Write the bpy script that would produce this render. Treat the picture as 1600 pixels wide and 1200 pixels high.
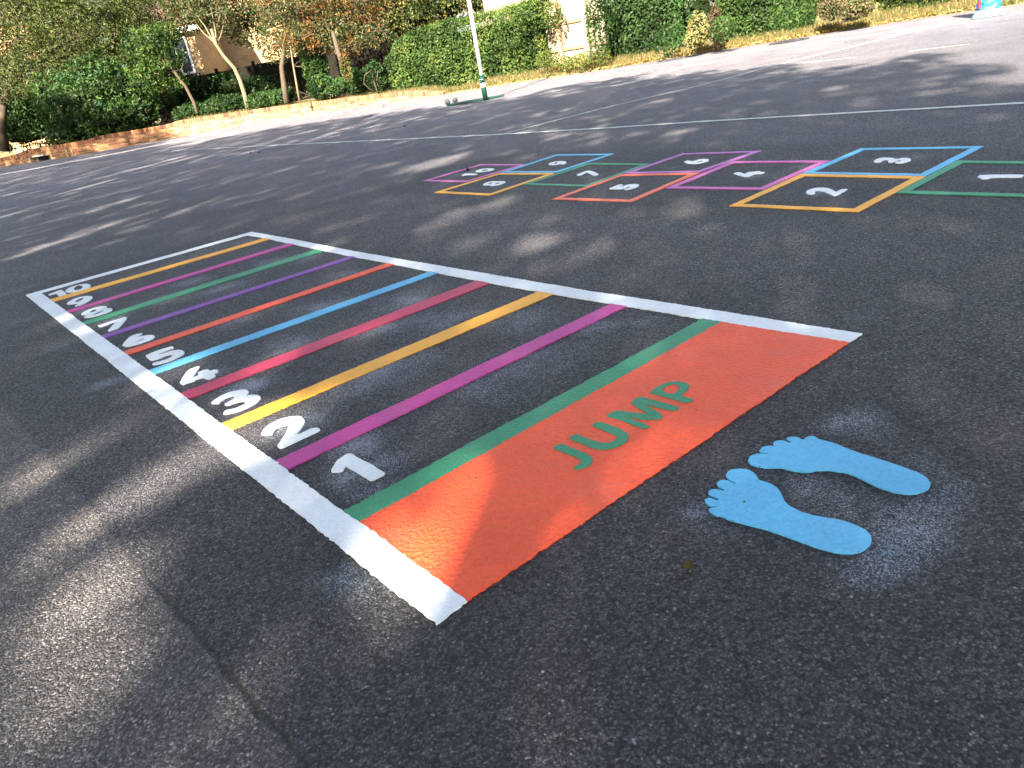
import bpy, bmesh, math, random
import numpy as np
from mathutils import Vector, Matrix, noise
from mathutils.geometry import tessellate_polygon

for o in list(bpy.data.objects):
    bpy.data.objects.remove(o)
SC = bpy.context.scene
COL = SC.collection
rng = np.random.default_rng(7)
random.seed(7)

# ------------------------------------------------------------------ camera
PITCH, ROLL, FPX, CAM_H = 0.4112, -0.1794, 1185.27, 0.8
RT = np.array([1.0, 0, 0])
FW = np.array([0, math.cos(PITCH), -math.sin(PITCH)])
UP = np.cross(RT, FW)
RR = math.cos(ROLL) * RT + math.sin(ROLL) * UP
UU = -math.sin(ROLL) * RT + math.cos(ROLL) * UP
CP = np.array([0, 0, CAM_H])
cam_d = bpy.data.cameras.new('camera')
cam = bpy.data.objects.new('camera', cam_d)
COL.objects.link(cam)
M = Matrix(((RR[0], UU[0], -FW[0], 0), (RR[1], UU[1], -FW[1], 0), (RR[2], UU[2], -FW[2], CAM_H), (0, 0, 0, 1)))
cam.matrix_world = M
cam_d.sensor_width = 36.0
cam_d.lens = FPX / 1600 * 36.0
cam_d.clip_start = 0.02
cam_d.clip_end = 500
SC.camera = cam
SC.render.resolution_x, SC.render.resolution_y = 1024, 768

# ------------------------------------------------------------------ light
SUN_EL = math.radians(31)
AZ = math.atan2(0.345, 0.94)                      # the way shadows fall, clockwise from +Y
SD = np.array([math.sin(AZ) * math.cos(SUN_EL), math.cos(AZ) * math.cos(SUN_EL), -math.sin(SUN_EL)])
sl = bpy.data.lights.new('sun', 'SUN')
sl.energy = 5.0
sl.angle = math.radians(0.53)
sl.color = (1.0, 0.885, 0.72)
sun = bpy.data.objects.new('sun', sl)
sun.rotation_euler = Vector(SD).to_track_quat('-Z', 'Y').to_euler()
sun.location = (-8, -20, 20)
COL.objects.link(sun)
W = bpy.data.worlds.new('World')
SC.world = W
W.use_nodes = True
wn = W.node_tree.nodes
wl = W.node_tree.links
sky = wn.new('ShaderNodeTexSky')
sky.sky_type = 'NISHITA'
sky.sun_disc = False
sky.sun_elevation = SUN_EL
sky.sun_rotation = AZ + math.pi
sky.dust_density = 2.5
sky.air_density = 1.0
hs = wn.new('ShaderNodeHueSaturation')
hs.inputs['Saturation'].default_value = 0.68     # skylight made less blue
wl.new(sky.outputs[0], hs.inputs['Color'])
wl.new(hs.outputs[0], wn['Background'].inputs['Color'])
wn['Background'].inputs['Strength'].default_value = 0.046
SC.view_settings.view_transform = 'Standard'
SC.view_settings.look = 'None'
SC.view_settings.exposure = 3.06
SC.view_settings.gamma = 1.0

# ------------------------------------------------------------------ helpers
def ray(x, y):
    return RR * ((x - 800) / FPX) - UU * ((y - 600) / FPX) + FW

def gnd(x, y, z=0.0):
    """point of the ground plane (height z) seen at that place of the picture"""
    d = ray(x, y)
    return CP + d * ((z - CAM_H) / d[2])

def at(x, y, Y):
    """point at world depth Y seen at that place of the picture"""
    d = ray(x, y)
    return CP + d * (Y / d[1])

def mesh_obj(name, verts, faces, mat=None, parent=None, smooth=False, cols=None, attr='tint'):
    me = bpy.data.meshes.new(name)
    me.from_pydata([tuple(map(float, v)) for v in verts] if not isinstance(verts, np.ndarray) else verts.tolist(), [], faces if not isinstance(faces, np.ndarray) else faces.tolist())
    if mat: me.materials.append(mat)
    if cols is not None:                          # one rgba per face corner or per vertex
        a = me.color_attributes.new(attr, 'FLOAT_COLOR', 'POINT')
        a.data.foreach_set('color', np.asarray(cols, dtype=np.float32).ravel())
    if smooth: me.polygons.foreach_set('use_smooth', [True] * len(me.polygons))
    me.update()
    o = bpy.data.objects.new(name, me)
    COL.objects.link(o)
    if parent: o.parent = parent
    return o

def tag(o, label=None, cat=None, group=None, kind=None):
    if label: o['label'] = label
    if cat: o['category'] = cat
    if group: o['group'] = group
    if kind: o['kind'] = kind
    return o

def thing(name, label, cat, group=None):
    o = bpy.data.objects.new(name, None)
    o.empty_display_size = 0.2
    COL.objects.link(o)
    return tag(o, label, cat, group)

class MB:
    """collects boxes, tubes and prisms into one mesh"""
    def __init__(s): s.v = []; s.f = []; s.c = []; s.col = (1, 1, 1, 1)
    def add(s, vs, fs):
        n = len(s.v); s.v += [tuple(map(float, v)) for v in vs]; s.f += [tuple(i + n for i in f) for f in fs]; s.c += [s.col] * len(vs)
    def box(s, c, size, ax=None, ay=None, bev=0.0):
        ax = np.array([1., 0, 0]) if ax is None else np.asarray(ax, float)
        ay = np.cross([0, 0, 1.], ax) if ay is None else np.asarray(ay, float)
        az = np.cross(ax, ay); c = np.asarray(c, float); h = np.array(size) / 2
        vs = [c + ax * h[0] * i + ay * h[1] * j + az * h[2] * k for k in (-1, 1) for i, j in ((-1, -1), (1, -1), (1, 1), (-1, 1))]
        if bev:
            b = bev; vs = []
            for k, inset in ((-1, b), (-1 + b / h[2], 0), (1 - b / h[2], 0), (1, b)):
                for i, j in ((-1, -1), (1, -1), (1, 1), (-1, 1)):
                    vs.append(c + ax * (h[0] - inset) * i + ay * (h[1] - inset) * j + az * h[2] * k)
            fs = [(3, 2, 1, 0), (12, 13, 14, 15)]
            for r in range(3):
                for i in range(4):
                    fs.append((r * 4 + i, r * 4 + (i + 1) % 4, r * 4 + 4 + (i + 1) % 4, r * 4 + 4 + i))
            s.add(vs, fs)
        else:
            s.add(vs, [(3, 2, 1, 0), (4, 5, 6, 7), (0, 1, 5, 4), (1, 2, 6, 5), (2, 3, 7, 6), (3, 0, 4, 7)])
        return s
    def tube(s, pts, rad, n=8):
        pts = [np.asarray(p, float) for p in pts]
        if not hasattr(rad, '__len__'): rad = [rad] * len(pts)
        vs = []; fs = []
        for i, p in enumerate(pts):
            t = pts[min(i + 1, len(pts) - 1)] - pts[max(i - 1, 0)]
            t = t / (np.linalg.norm(t) + 1e-9)
            a = np.cross(t, [0.31, 0.95, 0.05] if abs(t[1]) < 0.9 else [1, 0, 0]); a /= np.linalg.norm(a); b = np.cross(t, a)
            for k in range(n):
                q = 2 * math.pi * k / n
                vs.append(p + (a * math.cos(q) + b * math.sin(q)) * rad[i])
        for i in range(len(pts) - 1):
            for k in range(n):
                fs.append((i * n + k, i * n + (k + 1) % n, (i + 1) * n + (k + 1) % n, (i + 1) * n + k))
        fs.append(tuple(range(n))[::-1]); fs.append(tuple((len(pts) - 1) * n + k for k in range(n)))
        s.add(vs, fs)
        return s
    def build(s, name, mat, parent=None, smooth=False):
        return mesh_obj(name, s.v, s.f, mat, parent, smooth, s.c)

# ------------------------------------------------------------------ materials
def new_mat(name):
    m = bpy.data.materials.new(name); m.use_nodes = True
    return m, m.node_tree.nodes, m.node_tree.links, m.node_tree.nodes['Principled BSDF']

def N(ns, typ, **kw):
    n = ns.new(typ)
    for k, v in kw.items():
        if k in n.inputs: n.inputs[k].default_value = v
        else: setattr(n, k, v)
    return n

def ramp(ns, stops, interp='LINEAR'):
    r = ns.new('ShaderNodeValToRGB'); e = r.color_ramp.elements; r.color_ramp.interpolation = interp
    while len(e) < len(stops): e.new(0.5)
    for i, (p, c) in enumerate(stops):
        e[i].position = p; e[i].color = (c, c, c, 1) if isinstance(c, (int, float)) else tuple(c) + (1,)
    return r

def mixc(ns, ls, fac, a, b, mode='MIX'):
    m = ns.new('ShaderNodeMix'); m.data_type = 'RGBA'; m.blend_type = mode
    for s, v in ((m.inputs[0], fac), (m.inputs[6], a), (m.inputs[7], b)):
        if isinstance(v, (int, float)): s.default_value = v
        elif isinstance(v, tuple): s.default_value = v + (1,) if len(v) == 3 else v
        else: ls.new(v, s)
    return m.outputs[2]

def math_(ns, ls, op, a, b=0.0, clamp=False, c=None):
    m = ns.new('ShaderNodeMath'); m.operation = op; m.use_clamp = clamp
    for s, v in zip(m.inputs, (a, b) + ((c,) if c is not None else ())):
        if isinstance(v, (int, float)): s.default_value = v
        else: ls.new(v, s)
    return m.outputs[0]

def plain(name, col, rough=0.6, bump=0.0, scale=60, var=0.12, metal=0.0, use_tint=False, spec=0.35):
    m, ns, ls, b = new_mat(name)
    tc = ns.new('ShaderNodeTexCoord')
    nz = N(ns, 'ShaderNodeTexNoise', Scale=scale, Detail=5.0)
    ls.new(tc.outputs['Object'], nz.inputs['Vector'])
    r = ramp(ns, [(0.3, 1 - var), (0.7, 1 + var)])
    ls.new(nz.outputs['Fac'], r.inputs[0])
    c = mixc(ns, ls, 1.0, tuple(col), r.outputs[0], 'MULTIPLY')
    if use_tint:
        a = N(ns, 'ShaderNodeAttribute', attribute_name='tint')
        c = mixc(ns, ls, 1.0, c, a.outputs['Color'], 'MULTIPLY')
    ls.new(c, b.inputs['Base Color'])
    b.inputs['Roughness'].default_value = rough; b.inputs['Metallic'].default_value = metal
    b.inputs['Specular IOR Level'].default_value = 0.04 if rough >= 0.9 else spec
    if bump:
        bp = N(ns, 'ShaderNodeBump', Strength=bump, Distance=0.01)
        ls.new(nz.outputs['Fac'], bp.inputs['Height']); ls.new(bp.outputs[0], b.inputs['Normal'])
    return m

def paint_mat(name, col, bumpk=1.0):
    m, ns, ls, b = new_mat(name)
    tc = ns.new('ShaderNodeTexCoord')
    v = N(ns, 'ShaderNodeTexVoronoi', Scale=105.0, feature='SMOOTH_F1'); v.inputs['Smoothness'].default_value = 0.7
    nz = N(ns, 'ShaderNodeTexNoise', Scale=210.0, Detail=3.0)
    lo = N(ns, 'ShaderNodeTexNoise', Scale=5.0, Detail=4.0)
    for n in (v, nz, lo): ls.new(tc.outputs['Object'], n.inputs['Vector'])
    h = math_(ns, ls, 'SUBTRACT', nz.outputs['Fac'], v.outputs['Distance'])
    bp = N(ns, 'ShaderNodeBump', Strength=0.55 * bumpk, Distance=0.006)
    ls.new(h, bp.inputs['Height']); ls.new(bp.outputs[0], b.inputs['Normal'])
    r = ramp(ns, [(0.3, 0.90), (0.7, 1.06)]); ls.new(lo.outputs['Fac'], r.inputs[0])
    c = mixc(ns, ls, 1.0, tuple(col), r.outputs[0], 'MULTIPLY')
    fn = N(ns, 'ShaderNodeTexNoise', Scale=120.0, Detail=6.0, Roughness=0.75); ls.new(tc.outputs['Object'], fn.inputs['Vector'])
    rf_ = ramp(ns, [(0.33, 0.86), (0.5, 1.0), (0.7, 1.08)]); ls.new(fn.outputs['Fac'], rf_.inputs[0])
    c = mixc(ns, ls, 1.0, c, rf_.outputs[0], 'MULTIPLY')
    du = N(ns, 'ShaderNodeTexNoise', Scale=2.3, Detail=7.0, Roughness=0.7); ls.new(tc.outputs['Object'], du.inputs['Vector'])
    rd = ramp(ns, [(0.52, 0.0), (0.75, 0.22)]); ls.new(du.outputs['Fac'], rd.inputs[0])
    c = mixc(ns, ls, rd.outputs[0], c, (0.30, 0.29, 0.27))
    # pin holes where the stone below shows through
    pv = N(ns, 'ShaderNodeTexVoronoi', Scale=46.0); ls.new(tc.outputs['Object'], pv.inputs['Vector'])
    sep = ns.new('ShaderNodeSeparateColor'); ls.new(pv.outputs['Color'], sep.inputs[0])
    a = math_(ns, ls, 'GREATER_THAN', sep.outputs[0], 0.988)
    d = math_(ns, ls, 'LESS_THAN', pv.outputs['Distance'], 0.13)
    f = math_(ns, ls, 'MULTIPLY', a, d)
    c = mixc(ns, ls, f, c, (0.06, 0.06, 0.065))
    ls.new(c, b.inputs['Base Color'])
    b.inputs['Roughness'].default_value = 0.52
    b.inputs['Specular IOR Level'].default_value = 0.4
    return m

PC = dict(white=(0.74, 0.78, 0.80), green=(0.035, 0.26, 0.13), orange=(0.88, 0.098, 0.028), magenta=(0.50, 0.045, 0.27),
          yellow=(0.88, 0.42, 0.04), crimson=(0.52, 0.04, 0.10), blue=(0.11, 0.43, 0.70), red=(0.80, 0.10, 0.04),
          purple=(0.20, 0.06, 0.33), pink=(0.58, 0.13, 0.40), salmon=(0.80, 0.17, 0.08), lilac=(0.42, 0.14, 0.42), footblue=(0.115, 0.47, 0.76))
PM = {k: paint_mat('paint_' + k, v, 1.25 if k == 'orange' else 0.45 if k == 'white' else 1.0) for k, v in PC.items()}

def leaf_mat(name, trans=0.35):
    m, ns, ls, b = new_mat(name)
    a0 = N(ns, 'ShaderNodeAttribute', attribute_name='tint')
    class a: outputs = {'Color': mixc(ns, ls, 1.0, a0.outputs['Color'], (0.52, 0.48, 0.55), 'MULTIPLY')}
    ls.new(a.outputs['Color'], b.inputs['Base Color'])
    b.inputs['Roughness'].default_value = 0.5
    b.inputs['Specular IOR Level'].default_value = 0.22
    t = ns.new('ShaderNodeBsdfTranslucent')
    c = mixc(ns, ls, 1.0, a.outputs['Color'], (1.25, 1.3, 0.5), 'MULTIPLY')
    ls.new(c, t.inputs['Color'])
    mx = ns.new('ShaderNodeMixShader'); mx.inputs[0].default_value = trans
    ls.new(b.outputs[0], mx.inputs[1]); ls.new(t.outputs[0], mx.inputs[2])
    ls.new(mx.outputs[0], ns['Material Output'].inputs['Surface'])
    return m
LEAF = leaf_mat('leaf')
BARK = plain('bark', (0.065, 0.052, 0.038), 0.9, 0.8, 30, 0.35)
BARK_PALE = plain('pale_bark', (0.13, 0.11, 0.07), 0.9, 0.7, 40, 0.4)
TWIG_SHADE = plain('twig_shade', (0.007, 0.011, 0.004), 0.95, 0.6, 25, 0.5)  # near-black core, the shade between the leaves painted in

# ------------------------------------------------------------------ tarmac
def asphalt():
    m, ns, ls, b = new_mat('tarmac')
    tc = ns.new('ShaderNodeTexCoord'); P = tc.outputs['Object']
    at_ = N(ns, 'ShaderNodeAttribute', attribute_name='wear_sunlift')
    sp = ns.new('ShaderNodeSeparateColor'); ls.new(at_.outputs['Color'], sp.inputs[0])
    W_, B_, D_ = sp.outputs[0], sp.outputs[1], sp.outputs[2]
    xyz = ns.new('ShaderNodeSeparateXYZ'); ls.new(P, xyz.inputs[0])
    # seam between the older coarse surface on the near left and the newer one
    a, c_ = gnd(236, 905), gnd(482, 1200)
    t = (c_ - a)[:2]; t /= np.linalg.norm(t); nrm = np.array([t[1], -t[0]])
    if nrm[0] > 0: nrm = -nrm                     # points to the older side
    nz0 = N(ns, 'ShaderNodeTexNoise', Scale=22.0, Detail=4.0); ls.new(P, nz0.inputs['Vector'])
    s1 = math_(ns, ls, 'MULTIPLY', xyz.outputs[0], float(nrm[0]))
    s2 = math_(ns, ls, 'MULTIPLY_ADD', xyz.outputs[1], float(nrm[1]), c=s1)
    s3 = math_(ns, ls, 'SUBTRACT', s2, float(nrm @ a[:2]))
    wob = math_(ns, ls, 'MULTIPLY_ADD', nz0.outputs['Fac'], 0.02, c=-0.01)
    sd = math_(ns, ls, 'ADD', s3, wob)            # signed distance to the seam, + = old side
    old = N(ns, 'ShaderNodeMapRange'); ls.new(sd, old.inputs[0])
    old.inputs[1].default_value = 0.0; old.inputs[2].default_value = 0.012
    ab = math_(ns, ls, 'ABSOLUTE', sd)
    seam = N(ns, 'ShaderNodeMapRange'); ls.new(ab, seam.inputs[0])
    seam.inputs[1].default_value = 0.0; seam.inputs[2].default_value = 0.009
    seam.inputs[3].default_value = 1.0; seam.inputs[4].default_value = 0.0
    yl = N(ns, 'ShaderNodeMapRange'); ls.new(xyz.outputs[1], yl.inputs[0])      # the seam fades out further off
    yl.inputs[1].default_value = float(a[1]) + 0.05; yl.inputs[2].default_value = float(a[1]) - 0.08
    seamf = math_(ns, ls, 'MULTIPLY', seam.outputs[0], yl.outputs[0])
    oldf = math_(ns, ls, 'MULTIPLY', old.outputs[0], 1.0)
    # stones
    nzw = N(ns, 'ShaderNodeTexNoise', Scale=90.0, Detail=2.0); ls.new(P, nzw.inputs['Vector'])
    vadd = ns.new('ShaderNodeVectorMath'); vadd.operation = 'MULTIPLY_ADD'
    ls.new(nzw.outputs['Color'], vadd.inputs[0]); vadd.inputs[1].default_value = (0.008,) * 3; ls.new(P, vadd.inputs[2])
    V = vadd.outputs[0]
    v1 = N(ns, 'ShaderNodeTexVoronoi', Scale=230.0); ls.new(V, v1.inputs['Vector'])
    v2 = N(ns, 'ShaderNodeTexVoronoi', Scale=480.0); ls.new(V, v2.inputs['Vector'])
    v3 = N(ns, 'ShaderNodeTexVoronoi', Scale=95.0); ls.new(V, v3.inputs['Vector'])
    c1 = ns.new('ShaderNodeSeparateColor'); ls.new(v1.outputs['Color'], c1.inputs[0])
    c2 = ns.new('ShaderNodeSeparateColor'); ls.new(v2.outputs['Color'], c2.inputs[0])
    c3 = ns.new('ShaderNodeSeparateColor'); ls.new(v3.outputs['Color'], c3.inputs[0])
    r1 = ramp(ns, [(0.0, (0.020, 0.020, 0.022)), (0.5, (0.050, 0.049, 0.050)), (0.82, (0.095, 0.090, 0.086)), (0.97, (0.12, 0.115, 0.11)), (1.0, (0.24, 0.23, 0.22))])
    ls.new(c1.outputs[0], r1.inputs[0])
    r2 = ramp(ns, [(0.0, 0.45), (0.6, 0.95), (1.0, 1.9)]); ls.new(c2.outputs[1], r2.inputs[0])
    col = mixc(ns, ls, 0.75, r1.outputs[0], mixc(ns, ls, 1.0, r1.outputs[0], r2.outputs[0], 'MULTIPLY'))
    gap = ramp(ns, [(0.30, 1.0), (0.62, 0.35)]); ls.new(v1.outputs['Distance'], gap.inputs[0])
    col = mixc(ns, ls, 1.0, col, gap.outputs[0], 'MULTIPLY')
    # older surface: bigger, paler, browner stones
    r3 = ramp(ns, [(0.0, (0.035, 0.033, 0.030)), (0.5, (0.085, 0.080, 0.072)), (0.9, (0.17, 0.155, 0.135)), (1.0, (0.34, 0.31, 0.27))])
    ls.new(c1.outputs[1], r3.inputs[0])
    g3 = ramp(ns, [(0.25, 1.0), (0.6, 0.45)]); ls.new(v1.outputs['Distance'], g3.inputs[0])
    oc = mixc(ns, ls, 1.0, r3.outputs[0], g3.outputs[0], 'MULTIPLY')
    col = mixc(ns, ls, oldf, col, oc)
    # a few large odd stones
    odd = math_(ns, ls, 'GREATER_THAN', c3.outputs[0], 0.997)
    odd2 = math_(ns, ls, 'LESS_THAN', v3.outputs['Distance'], 0.24)
    col = mixc(ns, ls, math_(ns, ls, 'MULTIPLY', odd, odd2), col, (0.13, 0.125, 0.12))
    # cloudy wear, then a tone that gets paler with distance
    n1 = N(ns, 'ShaderNodeTexNoise', Scale=1.3, Detail=6.0, Roughness=0.6); ls.new(P, n1.inputs['Vector'])
    rr = ramp(ns, [(0.28, 0.74), (0.72, 1.30)]); ls.new(n1.outputs['Fac'], rr.inputs[0])
    col = mixc(ns, ls, 1.0, col, rr.outputs[0], 'MULTIPLY')
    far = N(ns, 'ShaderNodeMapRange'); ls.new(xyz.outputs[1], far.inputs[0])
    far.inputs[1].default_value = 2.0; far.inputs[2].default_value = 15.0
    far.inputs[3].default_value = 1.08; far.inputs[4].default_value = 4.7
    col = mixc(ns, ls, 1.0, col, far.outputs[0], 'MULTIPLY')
    n4 = N(ns, 'ShaderNodeTexNoise', Scale=14.0, Detail=5.0, Roughness=0.7); ls.new(P, n4.inputs['Vector'])
    r4 = ramp(ns, [(0.3, 0.82), (0.7, 1.2)]); ls.new(n4.outputs['Fac'], r4.inputs[0])
    col = mixc(ns, ls, 1.0, col, r4.outputs[0], 'MULTIPLY')
    n5 = N(ns, 'ShaderNodeTexNoise', Scale=0.35, Detail=4.0); ls.new(P, n5.inputs['Vector'])
    r5 = ramp(ns, [(0.3, (0.93, 0.91, 1.10)), (0.7, (1.09, 1.055, 1.16))]); ls.new(n5.outputs['Fac'], r5.inputs[0])
    col = mixc(ns, ls, 1.0, col, r5.outputs[0], 'MULTIPLY')
    pl = N(ns, 'ShaderNodeMapRange'); ls.new(at_.outputs['Alpha'], pl.inputs[0]); pl.inputs[3].default_value = 1.0; pl.inputs[4].default_value = 1.35  # alpha channel lifts the colour where sun spots should read brighter
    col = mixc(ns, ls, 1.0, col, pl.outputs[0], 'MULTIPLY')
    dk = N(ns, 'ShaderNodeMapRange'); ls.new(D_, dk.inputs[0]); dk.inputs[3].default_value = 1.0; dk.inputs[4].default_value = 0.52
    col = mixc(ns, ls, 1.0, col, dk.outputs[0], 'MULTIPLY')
    # overspray caught on the tops of the stones
    n2 = N(ns, 'ShaderNodeTexNoise', Scale=9.0, Detail=4.0); ls.new(P, n2.inputs['Vector'])
    for src, colr in ((W_, (0.35, 0.385, 0.46)), (B_, (0.20, 0.36, 0.52))):
        thr = math_(ns, ls, 'MULTIPLY', src, math_(ns, ls, 'MULTIPLY_ADD', n2.outputs['Fac'], 1.5, c=0.12))
        g = math_(ns, ls, 'SUBTRACT', thr, c2.outputs[2])
        g = math_(ns, ls, 'MULTIPLY', g, 4.0, True)
        g2 = math_(ns, ls, 'MULTIPLY', thr, 0.09, True)
        f = math_(ns, ls, 'MAXIMUM', math_(ns, ls, 'MULTIPLY', g, 0.8), g2)
        col = mixc(ns, ls, f, col, colr)
    col = mixc(ns, ls, math_(ns, ls, 'MULTIPLY', seamf, 0.85), col, (0.010, 0.011, 0.006))
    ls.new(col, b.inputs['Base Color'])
    h = math_(ns, ls, 'SUBTRACT', math_(ns, ls, 'MULTIPLY', c1.outputs[2], 0.6), v1.outputs['Distance'])
    h = math_(ns, ls, 'SUBTRACT', h, math_(ns, ls, 'MULTIPLY', v2.outputs['Distance'], 0.35))
    h = math_(ns, ls, 'SUBTRACT', h, math_(ns, ls, 'MULTIPLY', seamf, 1.5))
    bp = N(ns, 'ShaderNodeBump', Strength=0.95, Distance=0.005)
    ls.new(h, bp.inputs['Height']); ls.new(bp.outputs[0], b.inputs['Normal'])
    ro = ramp(ns, [(0.0, 0.82), (1.0, 0.5)]); ls.new(c1.outputs[0], ro.inputs[0]); ls.new(ro.outputs[0], b.inputs['Roughness'])
    b.inputs['Specular IOR Level'].default_value = 0.45
    return m

def axis(lo, hi, a, b, step):
    v = list(np.arange(a, b, step)); s = step; x = v[-1]
    while x < hi: s *= 1.25; x += s; v.append(x)
    s = step; x = a; pre = []
    while x > lo: s *= 1.25; x -= s; pre.append(x)
    return np.array(pre[::-1] + v)
gx, gy = axis(-70, 70, -2.4, 5.2, 0.04), axis(-60, 40, 0.45, 8.6, 0.04)
GX, GY = np.meshgrid(gx, gy)
pts2 = np.stack([GX.ravel(), GY.ravel()], -1)
spray = np.zeros(len(pts2)); sprayb = np.zeros(len(pts2)); dark = np.zeros(len(pts2))
def splat(arr, x, y, rpx, k, ex=1.0):
    c = gnd(x, y); r = rpx * np.linalg.norm(c - CP) / FPX
    d = np.linalg.norm((pts2 - c[:2]) / r, axis=1)
    arr += k * np.exp(-(d ** 2) * 1.2)
for x, y, r, k in [(560, 700, 42, .75), (540, 745, 34, .55), (600, 770, 40, .6), (610, 720, 34, .5), (450, 672, 34, .55), (490, 655, 32, .6), (372, 612, 34, .55),
                   (400, 600, 28, .6), (330, 585, 26, .45), (265, 560, 24, .45), (215, 535, 22, .5), (175, 500, 20, .5), (150, 480, 18, .45), (120, 465, 16, .4), (110, 447, 16, .4),
                   (620, 570, 60, .42), (560, 600, 50, .4), (640, 470, 50, .45), (600, 510, 50, .42), (500, 480, 40, .45), (450, 540, 45, .4), (760, 600, 60, .3), (850, 560, 60, .28),
                   (350, 450, 32, .4), (300, 440, 30, .35), (420, 410, 28, .42), (250, 470, 28, .4), (540, 430, 30, .4), (700, 500, 50, .38), (820, 500, 50, .3), (930, 510, 40, .3), (370, 500, 32, .4),
                   (1020, 500, 40, .25), (560, 395, 24, .3), (480, 405, 22, .35), (720, 395, 40, .28), (900, 440, 50, .22), (780, 420, 40, .25), (1240, 470, 40, .22), (1330, 500, 30, .3),
                   (160, 600, 26, .55), (195, 592, 18, .4), (20, 455, 30, .35), (90, 540, 30, .3), (40, 500, 30, .3), (130, 570, 26, .3), (380, 378, 18, .3), (520, 905, 34, .45), (560, 930, 26, .35),
                   (1340, 655, 34, .55), (1300, 665, 30, .45), (1380, 680, 30, .4), (1440, 720, 34, .35), (1260, 760, 40, .45), (1310, 790, 45, .40), (1090, 800, 34, .5), (1120, 830, 26, .4),
                   (1400, 820, 50, .5), (1460, 800, 50, .38), (1380, 880, 45, .5), (1330, 890, 36, .4), (1450, 850, 50, .35), (1180, 740, 22, .3), (1500, 760, 40, .25),
                   (1285, 300, 26, .5), (1380, 250, 22, .5), (1180, 275, 22, .45), (980, 292, 18, .4), (1090, 250, 18, .5), (925, 275, 18, .5), (770, 288, 16, .35), (870, 258, 14, .35), (740, 268, 14, .5), (1550, 275, 30, .45),
                   (1430, 245, 25, .35), (1240, 262, 20, .35), (1050, 262, 16, .35)]:
    splat(spray, x, y, r, k)
for x, y, r, k in [(1385, 872, 34, .5), (1420, 840, 30, .35), (545, 915, 30, .45), (530, 890, 26, .3), (1110, 780, 22, .3), (1460, 770, 20, .25), (1340, 650, 24, .2), (380, 605, 22, .4), (570, 780, 30, .25)]:
    splat(sprayb, x, y, r, k)
def poly_mask(poly, soft):
    """smooth 0..1 inside a convex-ish polygon on the ground"""
    P = np.array([gnd(*q)[:2] for q in poly]); inside = np.zeros(len(pts2), bool); dist = np.full(len(pts2), 1e9)
    for i in range(len(P)):
        a, b_ = P[i], P[(i + 1) % len(P)]
        c = ((a[1] > pts2[:, 1]) != (b_[1] > pts2[:, 1])) & (pts2[:, 0] < (b_[0] - a[0]) * (pts2[:, 1] - a[1]) / (b_[1] - a[1] + 1e-12) + a[0])
        inside ^= c
        e = b_ - a; t = np.clip(((pts2 - a) @ e) / (e @ e), 0, 1)
        dist = np.minimum(dist, np.linalg.norm(pts2 - a - t[:, None] * e, axis=1))
    s = np.where(inside, dist, -dist)
    return 1 / (1 + np.exp(-s / soft))
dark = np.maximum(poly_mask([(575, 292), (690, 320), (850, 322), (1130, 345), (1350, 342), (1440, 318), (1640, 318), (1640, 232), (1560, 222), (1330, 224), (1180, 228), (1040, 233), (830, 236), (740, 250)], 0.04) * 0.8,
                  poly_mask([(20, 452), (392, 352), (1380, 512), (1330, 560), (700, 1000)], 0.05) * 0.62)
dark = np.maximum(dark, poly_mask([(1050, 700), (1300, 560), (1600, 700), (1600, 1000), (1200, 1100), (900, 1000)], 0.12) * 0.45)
pale = np.maximum(poly_mask([(-300, 690), (120, 640), (330, 680), (420, 790), (300, 900), (260, 1000), (330, 1150), (420, 1300), (-400, 1300)], 0.07), poly_mask([(640, 330), (900, 320), (1120, 350), (1150, 430), (950, 420), (700, 380)], 0.15) * .7)  # older left surface and sun spot areas, colour lifted to brighten the sunlight
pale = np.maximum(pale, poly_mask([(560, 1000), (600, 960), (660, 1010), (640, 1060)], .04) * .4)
spray += poly_mask([(70, 462), (388, 370), (1115, 500), (556, 808)], 0.05) * 0.16
wear_sunlift = np.stack([np.clip(spray, 0, 1), np.clip(sprayb, 0, 1), np.clip(dark, 0, 1), np.clip(pale, 0, 1)], -1)
nx, ny = len(gx), len(gy)
idx = np.arange(nx * ny).reshape(ny, nx)
F = np.stack([idx[:-1, :-1], idx[:-1, 1:], idx[1:, 1:], idx[1:, :-1]], -1).reshape(-1, 4)
tarmac = mesh_obj('playground_tarmac', np.column_stack([pts2, np.zeros(len(pts2))]), F, asphalt(), cols=wear_sunlift, attr='wear_sunlift')
tag(tarmac, kind='structure')

# ------------------------------------------------------------------ painted markings
def smooth_loop(P, cut=0.22):
    out = []
    for i in range(len(P)):
        a, b_ = P[i], P[(i + 1) % len(P)]
        out += [a + (b_ - a) * cut, b_ + (a - b_) * cut]
    return out

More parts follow.
